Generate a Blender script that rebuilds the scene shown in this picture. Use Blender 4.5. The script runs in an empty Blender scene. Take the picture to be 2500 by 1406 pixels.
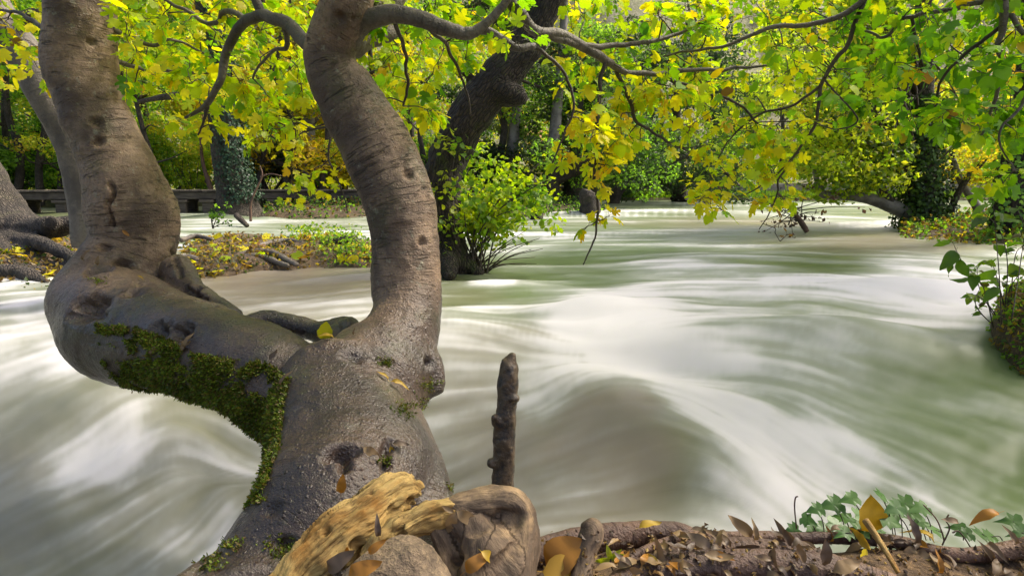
import bpy, math, time
import numpy as np
from mathutils import Vector, Matrix
from mathutils.bvhtree import BVHTree
from mathutils.geometry import tessellate_polygon
T0 = time.time()
scene = bpy.context.scene
COL = scene.collection

# ------------------------------------------------------------------ camera
H = 1.10                       # eye height above the upper water level
PITCH = math.radians(10.7)
F = 2500 * 20 / 36.0           # focal length expressed in photograph pixels
cam_d = bpy.data.cameras.new('camera'); cam = bpy.data.objects.new('camera', cam_d); COL.objects.link(cam)
cam.location = (0, 0, H); cam.rotation_euler = (math.pi/2 - PITCH, 0, 0)
cam_d.lens = 20; cam_d.sensor_width = 36; cam_d.clip_start = 0.02; cam_d.clip_end = 2000
scene.camera = cam
# ------------------------------------------------------------------ sky and sun
SUN_EL, SUN_AZ = 50.0, 68.0    # azimuth measured from straight ahead (+Y) towards the right (+X)
w = bpy.data.worlds.new('World'); scene.world = w; w.use_nodes = True
nt = w.node_tree; bg = nt.nodes['Background']
sky = nt.nodes.new('ShaderNodeTexSky'); sky.sky_type = 'NISHITA'; sky.sun_disc = False
sky.sun_elevation = math.radians(SUN_EL); sky.sun_rotation = math.radians(SUN_AZ)
sky.air_density = 0.7; sky.dust_density = 6.0; sky.ozone_density = 0.3
nt.links.new(sky.outputs[0], bg.inputs[0]); bg.inputs[1].default_value = 0.15
sd = bpy.data.lights.new('sun', 'SUN'); sun = bpy.data.objects.new('sun', sd); COL.objects.link(sun)
sd.energy = 2.3; sd.angle = math.radians(8.0); sd.color = (1.0, 0.93, 0.80)
_e, _a = math.radians(SUN_EL), math.radians(SUN_AZ)
SUNV = np.array([math.sin(_a)*math.cos(_e), math.cos(_a)*math.cos(_e), math.sin(_e)])   # towards the sun
sun.rotation_euler = Vector(SUNV).to_track_quat('Z', 'Y').to_euler()
sun.location = (10, 20, 30)
# ------------------------------------------------------------------ exposure and sampling
vs = scene.view_settings; scene.display_settings.display_device = 'sRGB'
vs.view_transform = 'Standard'; vs.look = 'None'; vs.gamma = 1.0; vs.exposure = 1.12; vs.use_curve_mapping = False
scene.render.engine = 'CYCLES'
cy = scene.cycles
cy.use_denoising = True; cy.max_bounces = 7; cy.diffuse_bounces = 3; cy.glossy_bounces = 2
cy.transmission_bounces = 5; cy.transparent_max_bounces = 10; cy.caustics_reflective = False; cy.caustics_refractive = False
cy.sample_clamp_indirect = 6.0
cy.use_adaptive_sampling = True; cy.adaptive_threshold = 0.01

# ------------------------------------------------------------------ geometry helpers
SP, CP = math.sin(PITCH), math.cos(PITCH)
def P(px, py, d):
    """world point that stands d metres ahead, seen at photograph pixel (px, py)"""
    a = (px-1250)/F; b = (703-py)/F
    yy = CP + b*SP; zz = -SP + b*CP
    return np.array([a*d/yy, d, H + zz*d/yy])
def G(px, py, z=0.0):
    """world point on the level z"""
    a = (px-1250)/F; b = (703-py)/F
    yy = CP + b*SP; zz = -SP + b*CP
    d = (z-H)*yy/zz
    return np.array([a*d/yy, d, z])
def pxm(n, d): return n*d/F     # n photograph pixels at d metres

def rng(s): return np.random.default_rng(s)
def unit(v):
    v = np.asarray(v, float); n = np.linalg.norm(v, axis=-1, keepdims=True); return v/np.maximum(n, 1e-9)

def _h3(i, j, k, s):
    n = (i*374761393 + j*668265263 + k*2147483647 + s*1274126177) & 0xffffffff
    n = ((n ^ (n >> 13))*1274126177) & 0xffffffff
    n = ((n ^ (n >> 16))*2246822519) & 0xffffffff
    return ((n ^ (n >> 15)) & 0xffff)/65535.0
def vnoise(p, seed=0):
    """value noise of points p (N,3), 0..1"""
    p = np.asarray(p, float); q = np.floor(p).astype(np.int64); f = p-q; f = f*f*(3-2*f)
    i, j, k = q[:, 0], q[:, 1], q[:, 2]; x, y, z = f[:, 0], f[:, 1], f[:, 2]
    r = 0
    for a in (0, 1):
        for b in (0, 1):
            for c in (0, 1):
                wgt = (x if a else 1-x)*(y if b else 1-y)*(z if c else 1-z)
                r = r + wgt*_h3(i+a, j+b, k+c, seed)
    return r
def fbm(p, seed=0, o=4):
    r = 0; a = 0.5; t = 0; p = np.asarray(p, float)
    for n in range(o):
        r = r + a*vnoise(p*2**n + 17.3*n, seed+n); t += a; a *= 0.5
    return r/t

def make_mesh(name, V, faces, cols=None, attrs=None, smooth=True):
    me = bpy.data.meshes.new(name); V = np.asarray(V, np.float32)
    if not isinstance(faces, (list, tuple)): faces = [faces]
    faces = [np.asarray(f, np.int32) for f in faces if len(f)]
    me.vertices.add(len(V)); me.vertices.foreach_set('co', V.ravel())
    nl = sum(f.size for f in faces); nf = sum(len(f) for f in faces)
    me.loops.add(nl); me.polygons.add(nf)
    me.loops.foreach_set('vertex_index', np.concatenate([f.ravel() for f in faces]))
    sizes = np.concatenate([np.full(len(f), f.shape[1], np.int32) for f in faces])
    me.polygons.foreach_set('loop_start', np.concatenate([[0], np.cumsum(sizes)[:-1]]).astype(np.int32))
    me.polygons.foreach_set('use_smooth', np.full(nf, bool(smooth)))
    me.update(calc_edges=True)
    if cols is not None:
        c = np.ones((len(V), 4), np.float32); c[:, :3] = cols
        me.attributes.new('Col', 'FLOAT_COLOR', 'POINT').data.foreach_set('color', c.ravel())
    for k, v in (attrs or {}).items():
        v = np.asarray(v, np.float32)
        if v.ndim == 1: me.attributes.new(k, 'FLOAT', 'POINT').data.foreach_set('value', v)
        else: me.attributes.new(k, 'FLOAT_VECTOR', 'POINT').data.foreach_set('vector', v.ravel())
    return me
def tag(o, label=None, cat=None, group=None, kind=None):
    if label: o['label'] = label
    if cat: o['category'] = cat
    if group: o['group'] = group
    if kind: o['kind'] = kind
    return o
def thing(name, label, cat, loc=(0, 0, 0), group=None):
    o = bpy.data.objects.new(name, None); COL.objects.link(o)
    o.location = tuple(map(float, loc)); o.empty_display_size = 0.1
    return tag(o, label, cat, group)
def rootloc(p):
    while p.parent: p = p.parent
    return np.array(p.location)
def obj(name, me, mat, parent=None):
    o = bpy.data.objects.new(name, me); COL.objects.link(o)
    if mat is not None and not me.materials: me.materials.append(mat)
    if parent is not None: o.parent = parent
    return o
def build(name, V, faces, mat, parent=None, origin=None, **k):
    """vertices in world space; the mesh hangs on its parent, or sits at its own origin"""
    V = np.asarray(V, float)
    o0 = rootloc(parent) if parent is not None else (np.array(origin, float) if origin is not None else np.zeros(3))
    o = obj(name, make_mesh(name, V-o0, faces, **k), mat, parent)
    if parent is None: o.location = tuple(map(float, o0))
    return o
class MB:
    """collects pieces of one mesh"""
    def __init__(s): s.V = []; s.Q = []; s.T = []; s.C = []; s.n = 0
    def add(s, V, Q=None, T=None, col=None):
        V = np.asarray(V, float)
        if Q is not None and len(Q): s.Q.append(np.asarray(Q)+s.n)
        if T is not None and len(T): s.T.append(np.asarray(T)+s.n)
        s.V.append(V); s.n += len(V)
        s.C.append(np.broadcast_to(np.array(col if col is not None else (1, 1, 1), float), (len(V), 3)))
    def build(s, name, mat, parent=None, origin=None, **k):
        f = []
        if s.Q: f.append(np.concatenate(s.Q))
        if s.T: f.append(np.concatenate(s.T))
        return build(name, np.concatenate(s.V), f, mat, parent, origin, cols=np.concatenate(s.C), **k)

def spline(pts, n):
    """Catmull-Rom through pts (any dimension), n samples"""
    p = np.asarray(pts, float)
    if len(p) == 2: return p[0]+(p[1]-p[0])*np.linspace(0, 1, n)[:, None]
    q = np.vstack([2*p[0]-p[1], p, 2*p[-1]-p[-2]])
    t = np.linspace(0, len(p)-1-1e-6, n); i = t.astype(int); f = (t-i)[:, None]
    a, b, c, d = q[i], q[i+1], q[i+2], q[i+3]
    return 0.5*((2*b)+(-a+c)*f+(2*a-5*b+4*c-d)*f**2+(-a+3*b-3*c+d)*f**3)
def frames(path):
    t = unit(np.gradient(path, axis=0)); n = np.zeros_like(t)
    up = np.array([0, 0, 1.0]) if abs(t[0][2]) < 0.9 else np.array([1.0, 0, 0])
    n[0] = unit(np.cross(t[0], up))
    for i in range(1, len(t)):
        v = n[i-1]-t[i]*np.dot(n[i-1], t[i]); n[i] = unit(v)
    return t, n, np.cross(t, n)
def tube(path, rad, seg=8, cap=True, lump=0.0, seed=0):
    path = np.asarray(path, float); rad = np.broadcast_to(np.asarray(rad, float), (len(path),))
    t, n, b = frames(path); a = np.linspace(0, 2*math.pi, seg, endpoint=False)
    V = path[:, None]+(n[:, None]*np.cos(a)[None, :, None]+b[:, None]*np.sin(a)[None, :, None])*rad[:, None, None]
    V = V.reshape(-1, 3)
    if lump:
        dirs = V-np.repeat(path, seg, 0); s = 1/max(rad.max(), 1e-4)
        V = np.repeat(path, seg, 0)+dirs*(1+lump*2*(fbm(V*s*1.3, seed, 3)-0.5))[:, None]
    m = len(path); i = np.arange(m-1)[:, None]*seg; j = np.arange(seg)[None]; k = (j+1) % seg
    Q = np.stack([i+j, i+k, i+seg+k, i+seg+j], -1).reshape(-1, 4); T = []
    if cap:
        V = np.vstack([V, path[0]-t[0]*rad[0]*.3, path[-1]+t[-1]*rad[-1]*.3]); c0 = m*seg
        T = [[c0, k, j] for j, k in zip(range(seg), [(x+1) % seg for x in range(seg)])]
        e = (m-1)*seg
        T += [[c0+1, e+j, e+(j+1) % seg] for j in range(seg)]
    return V, Q, np.array(T, int).reshape(-1, 3)
def pxpath(pts, n):
    """pts: (px, py, depth, half width px) -> smooth world path and radii"""
    W = np.array([list(P(a, b, d))+[pxm(h, d)] for a, b, d, h in pts]); S = spline(W, n)
    return S[:, :3], np.maximum(S[:, 3], 0.001)
def remeshed(parts, voxel, smooth_it):
    """union of closed pieces as one continuous skin (verts, tris/quads arrays)"""
    mb = MB()
    for v, q, t in parts: mb.add(v, q, t)
    o = mb.build('tmp', None)
    m = o.modifiers.new('r', 'REMESH'); m.mode = 'VOXEL'; m.voxel_size = voxel
    if smooth_it:
        s = o.modifiers.new('s', 'SMOOTH'); s.factor = 0.5; s.iterations = smooth_it
    dg = bpy.context.evaluated_depsgraph_get(); me = o.evaluated_get(dg).to_mesh()
    V = np.zeros(len(me.vertices)*3, np.float32); me.vertices.foreach_get('co', V); V = V.reshape(-1, 3).astype(float)
    N = np.zeros(len(me.vertices)*3, np.float32); me.vertices.foreach_get('normal', N); N = N.reshape(-1, 3).astype(float)
    ls = np.zeros(len(me.polygons), np.int32); lt = np.zeros(len(me.polygons), np.int32)
    me.polygons.foreach_get('loop_start', ls); me.polygons.foreach_get('loop_total', lt)
    li = np.zeros(len(me.loops), np.int32); me.loops.foreach_get('vertex_index', li)
    Fq = li[ls[lt == 4][:, None]+np.arange(4)] if (lt == 4).any() else np.zeros((0, 4), int)
    Ft = li[ls[lt == 3][:, None]+np.arange(3)] if (lt == 3).any() else np.zeros((0, 3), int)
    od = o.data; bpy.data.objects.remove(o); bpy.data.meshes.remove(od)
    return V, N, Fq, Ft
def vnormals(V, Q):
    n = np.cross(V[Q[:, 2]]-V[Q[:, 0]], V[Q[:, 3 if Q.shape[1] == 4 else 1]]-V[Q[:, 1 if Q.shape[1] == 4 else 0]])
    N = np.zeros_like(V)
    for c in range(Q.shape[1]): np.add.at(N, Q[:, c], n)
    return unit(N)
def axis_coords(V, paths):
    """for bark: offset from the nearest centre line in its own frame + distance along it; id of the path"""
    best = np.full(len(V), 1e9); co = np.zeros((len(V), 3)); pid = np.zeros(len(V), int); off = 0.0
    for k, (path, rad) in enumerate(paths):
        t, n, b = frames(path); L = np.concatenate([[0], np.cumsum(np.linalg.norm(np.diff(path, axis=0), axis=1))])
        for s in range(0, len(V), 20000):
            v = V[s:s+20000]; d = np.linalg.norm(v[:, None]-path[None], axis=2)/rad[None]
            i = d.argmin(1); dd = d[np.arange(len(v)), i]; m = dd < best[s:s+20000]
            r = v-path[i]
            c = np.stack([(r*n[i]).sum(1), (r*b[i]).sum(1), L[i]+(r*t[i]).sum(1)+off], 1)
            idx = np.arange(s, s+len(v))[m]; best[idx] = dd[m]; co[idx] = c[m]; pid[idx] = k
        off += L[-1]+3.7
    return co, pid

# ------------------------------------------------------------------ material helpers
class NT:
    def __init__(s, name):
        s.m = bpy.data.materials.new(name); s.m.use_nodes = True; s.t = s.m.node_tree; s.t.nodes.clear()
        s.out = s.t.nodes.new('ShaderNodeOutputMaterial')
    def n(s, typ, **k):
        x = s.t.nodes.new('ShaderNode'+typ)
        for a, v in k.items(): setattr(x, a, v)
        return x
    def put(s, sock, v):
        if isinstance(v, bpy.types.NodeSocket): s.t.links.new(v, sock)
        elif isinstance(v, bpy.types.Node): s.t.links.new(v.outputs[0], sock)
        elif v is not None:
            if isinstance(v, (tuple, list)) and len(v) == 3 and sock.type == 'RGBA': v = (*v, 1)
            sock.default_value = v
    def attr(s, name, out='Color'): return s.n('Attribute', attribute_name=name).outputs[out]
    def math(s, op, a, b=None, clamp=False):
        x = s.n('Math', operation=op, use_clamp=clamp); s.put(x.inputs[0], a)
        if b is not None: s.put(x.inputs[1], b)
        return x.outputs[0]
    def mix(s, f, a, b, blend='MIX'):
        x = s.n('Mix', data_type='RGBA', blend_type=blend); x.clamp_factor = True
        s.put(x.inputs[0], f); s.put(x.inputs[6], a); s.put(x.inputs[7], b); return x.outputs[2]
    def ramp(s, f, stops, interp='LINEAR'):
        x = s.n('ValToRGB'); s.put(x.inputs[0], f); e = x.color_ramp.elements; x.color_ramp.interpolation = interp
        while len(e) > 1: e.remove(e[-1])
        e[0].position = stops[0][0]; e[0].color = (*stops[0][1], 1) if not np.isscalar(stops[0][1]) else (stops[0][1],)*3+(1,)
        for p, c in stops[1:]:
            q = e.new(p); q.color = (*c, 1) if not np.isscalar(c) else (c, c, c, 1)
        return x.outputs[0]
    def noise(s, co, scale, detail=4, rough=0.55, dist=0.0):
        x = s.n('TexNoise'); s.put(x.inputs['Vector'], co); x.inputs['Scale'].default_value = scale
        x.inputs['Detail'].default_value = detail; x.inputs['Roughness'].default_value = rough; x.inputs['Distortion'].default_value = dist
        return x.outputs[0]
    def vor(s, co, scale, feature='F1', rand=1.0):
        x = s.n('TexVoronoi', feature=feature); s.put(x.inputs['Vector'], co); x.inputs['Scale'].default_value = scale
        x.inputs['Randomness'].default_value = rand; return x.outputs['Distance']
    def mapv(s, co, scale=(1, 1, 1), loc=(0, 0, 0)):
        x = s.n('Mapping'); s.put(x.inputs[0], co); x.inputs['Scale'].default_value = scale; x.inputs['Location'].default_value = loc; return x.outputs[0]
    def obco(s): return s.n('TexCoord').outputs['Object']
    def bump(s, h, strength=0.5, dist=0.01, normal=None):
        x = s.n('Bump'); x.inputs['Strength'].default_value = strength; x.inputs['Distance'].default_value = dist
        s.put(x.inputs['Height'], h)
        if normal is not None: s.put(x.inputs['Normal'], normal)
        return x.outputs[0]
    def principled(s, color, rough=0.7, normal=None, spec=0.5, **k):
        x = s.n('BsdfPrincipled'); s.put(x.inputs['Base Color'], color); s.put(x.inputs['Roughness'], rough)
        s.put(x.inputs['Specular IOR Level'], spec)
        if normal is not None: s.put(x.inputs['Normal'], normal)
        for a, v in k.items(): s.put(x.inputs[a.replace('_', ' ')], v)
        s.t.links.new(x.outputs[0], s.out.inputs[0]); return x

def leaf_material(name, trans=0.62, gloss=0.022, rough=0.5, tint=(1.15, 1.25, 0.30)):
    n = NT(name); c = n.attr('Col')
    v = n.noise(n.obco(), 26, 3)
    c = n.mix(n.math('MULTIPLY', n.ramp(v, [(0.35, 0.0), (0.75, 1.0)]), 0.25), c, n.mix(1.0, c, (0.75, 0.8, 0.6), 'MULTIPLY'))
    d = n.n('BsdfDiffuse'); n.put(d.inputs[0], c)
    tr = n.n('BsdfTranslucent'); n.put(tr.inputs[0], n.mix(1.0, c, tint, 'MULTIPLY'))
    m = n.n('MixShader'); m.inputs[0].default_value = trans; n.put(m.inputs[1], d); n.put(m.inputs[2], tr)
    g = n.n('BsdfGlossy'); g.inputs['Roughness'].default_value = rough; n.put(g.inputs['Color'], (1, 1, 1))
    m2 = n.n('MixShader'); m2.inputs[0].default_value = gloss; n.put(m2.inputs[1], m); n.put(m2.inputs[2], g)
    n.t.links.new(m2.outputs[0], n.out.inputs[0]); return n.m
M = {}
M['leaf'] = leaf_material('fig_leaf')
M['far_leaf'] = leaf_material('tree_leaf', trans=0.70, gloss=0.02, tint=(1.2, 1.25, 0.4))
M['ivy'] = leaf_material('ivy_leaf', trans=0.08, gloss=0.025, rough=0.4, tint=(1.0, 1.1, 0.5))
M['dry_leaf'] = leaf_material('dry_leaf', trans=0.25, gloss=0.03, tint=(1.1, 0.95, 0.7))
M['moss'] = leaf_material('moss', trans=0.3, gloss=0.02)

def bark_material(name, base, dark, pale, wet=False, wrinkle=1.0, rough_bark=False, moss=0.0):
    n = NT(name); co = n.attr('bark', 'Vector'); ob = n.obco()
    big = n.noise(ob, 3.2, 4); fine = n.noise(ob, 60, 5, 0.6); grain = n.noise(ob, 170, 3, 0.6)
    c = n.mix(n.ramp(big, [(0.40, 0.0), (0.56, 1.0)]), dark, base)
    c = n.mix(n.math('MULTIPLY', n.ramp(n.noise(ob, 9, 5), [(0.52, 0.0), (0.72, 1.0)]), 0.7), c, pale)
    if rough_bark:
        st = n.mapv(co, (16, 16, 4.5))
        v = n.vor(n.mix(0.12, st, n.n('TexNoise').outputs[1]), 2.2, 'DISTANCE_TO_EDGE')
        crack = n.ramp(v, [(0.0, 0.0), (0.22, 1.0)])
        h = n.math('ADD', n.math('MULTIPLY', crack, 0.8), n.math('MULTIPLY', fine, 0.35))
        c = n.mix(n.math('SUBTRACT', 1.0, crack), c, dark)
        nor = n.bump(h, 1.0, 0.025); r = 0.85
    else:
        w1 = n.noise(n.mapv(co, (7, 7, 58)), 1.0, 5, 0.6, 1.1)
        w2 = n.noise(n.mapv(co, (9, 9, 95)), 1.0, 3, 0.6, 0.8)
        line = n.ramp(w1, [(0.34, 0.0), (0.43, 1.0), (1.0, 1.0)])          # dark cross-wise slits
        msk = n.ramp(n.noise(ob, 5.5, 3), [(0.40, 0.0), (0.56, 1.0)])
        slit = n.math('MULTIPLY', n.math('SUBTRACT', 1.0, line), msk)
        pim = n.ramp(n.vor(ob, 55), [(0.0, 1.0), (0.33, 0.0)])
        dry = n.math('SUBTRACT', 1.0, n.math('MULTIPLY', n.attr('wet', 'Fac'), 0.8)) if wet else 1.0
        slit = n.math('MULTIPLY', slit, dry)
        h = n.math('ADD', n.math('MULTIPLY', n.math('MULTIPLY', w2, dry), 0.24*wrinkle), n.math('MULTIPLY', fine, 0.34))
        h = n.math('SUBTRACT', h, n.math('MULTIPLY', slit, 0.7*wrinkle))
        h = n.math('ADD', n.math('ADD', h, n.math('MULTIPLY', pim, 0.22)), n.math('MULTIPLY', grain, 0.22))
        c = n.mix(n.math('MULTIPLY', slit, 0.75*wrinkle), c, tuple(x*0.25 for x in dark))
        c = n.mix(n.math('MULTIPLY', n.ramp(fine, [(0.45, 0.0), (0.66, 1.0)]), 0.55), c, dark)
        if wet: c = n.mix(n.math('MULTIPLY', n.ramp(n.noise(ob, 21, 5, 0.7), [(0.60, 0.0), (0.66, 1.0)]), 0.5), c, (0.30, 0.29, 0.21))      # lichen
        nor = n.bump(h, 1.0, 0.016); r = 0.62
    if wet:
        wt = n.attr('wet', 'Fac')
        c = n.mix(wt, c, n.mix(1.0, c, (0.30, 0.275, 0.285), 'MULTIPLY'))
        r = n.math('ADD', n.math('MULTIPLY', wt, -0.24), n.math('ADD', n.math('MULTIPLY', fine, 0.16), 0.52))
    if moss:
        mm = n.math('MULTIPLY', n.ramp(n.noise(ob, 4, 5, 0.65), [(0.52, 0.0), (0.66, 1.0)]), moss)
        mm = n.math('MULTIPLY', mm, n.ramp(fine, [(0.35, 0.2), (0.55, 1.0)]))
        c = n.mix(mm, c, (0.05, 0.065, 0.012))
    if wet: n.principled(c, r, nor, 0.5, Coat_Weight=n.math('MULTIPLY', wt, 0.45), Coat_Roughness=0.30, Coat_Normal=nor)
    else: n.principled(c, r, nor, 0.5)
    return n.m
M['fig_bark'] = bark_material('fig_bark', (0.250, 0.165, 0.105), (0.090, 0.058, 0.040), (0.33, 0.23, 0.15), wet=True, moss=0.45)
M['grey_bark'] = bark_material('grey_bark', (0.15, 0.125, 0.095), (0.075, 0.062, 0.05), (0.21, 0.18, 0.14), wrinkle=0.5, moss=0.3)
M['dark_bark'] = bark_material('dark_bark', (0.048, 0.034, 0.022), (0.014, 0.010, 0.007), (0.07, 0.05, 0.03), rough_bark=True, moss=0.9)
M['far_bark'] = bark_material('far_bark', (0.085, 0.066, 0.048), (0.03, 0.024, 0.018), (0.13, 0.105, 0.08), rough_bark=True, moss=0.3)
M['pale_bark'] = bark_material('pale_bark', (0.22, 0.20, 0.18), (0.12, 0.105, 0.09), (0.30, 0.28, 0.25), wrinkle=0.6)
M['twig'] = bark_material('twig', (0.065, 0.045, 0.03), (0.035, 0.025, 0.018), (0.10, 0.075, 0.05), wrinkle=0.3)
M['red_root'] = bark_material('red_root', (0.150, 0.078, 0.046), (0.065, 0.036, 0.026), (0.21, 0.125, 0.07), wrinkle=0.5)
# ================================================================== SETTING
def soil_material(name, a, b, c, moss=0.0, scale=1.0):
    n = NT(name); ob = n.obco()
    k = n.noise(ob, 2.2*scale, 6, 0.65); f = n.noise(ob, 38*scale, 5, 0.7)
    col = n.mix(n.ramp(k, [(0.35, 0.0), (0.65, 1.0)]), a, b)
    col = n.mix(n.math('MULTIPLY', n.ramp(f, [(0.5, 0.0), (0.68, 1.0)]), 0.8), col, c)
    if moss: col = n.mix(n.math('MULTIPLY', n.ramp(n.noise(ob, 5*scale, 5), [(0.5, 0.0), (0.6, 1.0)]), moss), col, (0.04, 0.055, 0.012))
    n.principled(col, 0.9, n.bump(n.math('ADD', f, k), 0.9, 0.02/scale), 0.3); return n.m
M['soil'] = soil_material('soil', (0.07, 0.045, 0.028), (0.13, 0.085, 0.05), (0.24, 0.15, 0.07))
M['islet'] = soil_material('islet', (0.06, 0.042, 0.028), (0.12, 0.085, 0.055), (0.22, 0.15, 0.07), 0.5)
M['forest_floor'] = soil_material('forest_floor', (0.05, 0.045, 0.02), (0.09, 0.075, 0.03), (0.12, 0.13, 0.03), 0.6, 0.4)
M['hill'] = soil_material('hill_ground', (0.16, 0.17, 0.08), (0.22, 0.21, 0.12), (0.32, 0.29, 0.22), 0.0, 0.08)

# --- ground: river bed, far bank and hillside in one sheet that reaches past the horizon
def shore(x): return 23.5 + 8.0/(1+np.exp(-(x-3.0)/0.8))
def ground_z(x, y):
    s = 1/(1+np.exp(-(y-shore(x))/0.35)); z = -0.9+1.25*s
    hl = np.clip((y-44-np.clip(-x, 0, 25)*0.2)/1.0, 0, None)
    z = z + np.where(hl > 0, 0.62*hl*(1-np.exp(-hl/14)), 0)*np.clip(1-(y-150)/420, 0.55, 1)
    rb = 1/(1+np.exp(-(x-36)/0.8))*(y < 60); lb = 1/(1+np.exp((x+25)/0.8))
    nb = 1/(1+np.exp((y+0.9)/0.25))
    return np.maximum(z, -0.9+1.2*np.maximum(np.maximum(rb, lb), nb))
gx = np.sort(np.concatenate([np.linspace(-60, 60, 150), np.linspace(-700, -62, 40), np.linspace(62, 700, 40)]))
gy = np.sort(np.concatenate([np.linspace(-25, 70, 170), np.linspace(72, 250, 70), np.linspace(255, 900, 40), np.linspace(-400, -28, 15)]))
X, Y = np.meshgrid(gx, gy); Z = ground_z(X, Y)
pp = np.stack([X.ravel(), Y.ravel(), 0*X.ravel()], 1)
Z = Z + ((fbm(pp*0.06, 3, 4)-0.5)*np.clip((Y.ravel()-44)/20, 0, 1)*14).reshape(Z.shape) + ((fbm(pp*0.9, 5, 3)-0.5)*0.22).reshape(Z.shape)*(Z > 0)
def gridq(nu, nv):
    i = np.arange(nv-1)[:, None]*nu; j = np.arange(nu-1)[None]
    return np.stack([i+j, i+j+1, i+nu+j+1, i+nu+j], -1).reshape(-1, 4)
gq = gridq(len(gx), len(gy)); gv = np.stack([X.ravel(), Y.ravel(), Z.ravel()], 1)
fy = gv[gq].mean(1)[:, 1]
g1 = build('ground', gv, gq, M['forest_floor']); g1['kind'] = 'structure'
g1.data.materials.append(M['hill'])
g1.data.polygons.foreach_set('material_index', (fy > 45).astype(np.int32))

# --- water ---------------------------------------------------------------
def water_z(x, y):
    """upper river level 0; the river drops through a chute towards the viewer and under the leaning fig"""
    drop = 1/(1+np.exp((y-3.65+0.10*np.clip(x, -2, 4))/0.42))
    z = -0.30*drop
    low = 1/(1+np.exp((x+0.10)/0.30))*1/(1+np.exp((y-3.3)/0.35))      # lower pool on the near left
    z = z - 0.24*low
    def bump(px, py, zz, h, sx, sy, ang=0.0):
        c = G(px, py, zz); ca, sa = math.cos(ang), math.sin(ang)
        u = (x-c[0])*ca+(y-c[1])*sa; v = -(x-c[0])*sa+(y-c[1])*ca
        return h*np.exp(-(u/sx)**2-(v/sy)**2)
    z = z + bump(1480, 930, -0.12, 0.07, 0.75, 0.36, -0.35) + bump(1720, 1120, -0.25, 0.14, 0.30, 0.55, 0.5)
    z = z - bump(1640, 880, -0.1, 0.10, 0.5, 0.22, -0.2) + bump(1460, 760, 0, 0.12, 0.55, 0.24, 0.1)
    z = z - bump(1480, 1190, -0.3, 0.03, 0.55, 0.3) + bump(2250, 705, 0, 0.09, 1.2, 0.35, -0.15) + bump(2050, 800, 0, 0.07, 0.9, 0.25, -0.2)
    z = z + bump(1900, 800, 0, 0.06, 0.9, 0.22) - bump(2200, 960, -0.2, 0.06, 0.8, 0.4) + bump(250, 1060, -0.5, 0.10, 0.5, 0.4)
    z = z + bump(540, 532, 0, 0.16, 0.9, 0.5) + bump(650, 540, 0, 0.10, 0.6, 0.3) + bump(2180, 548, 0, 0.10, 1.6, 0.4)
    z = z + bump(1440, 525, 0, 0.10, 1.5, 0.4) + bump(1650, 522, 0, 0.10, 4.0, 0.5) + bump(1680, 500, 0, .10, 5, .6) + bump(160, 525, 0, .08, 1, .6)
    return z
NU, NV = 860, 720
uu = np.linspace(-1.6, 1.6, NU); vv = np.linspace(math.log(0.55), math.log(62), NV)
U, Vv = np.meshgrid(uu, vv); WY = np.exp(Vv); WX = U*(WY+0.35)
WZ = water_z(WX, WY)
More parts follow.
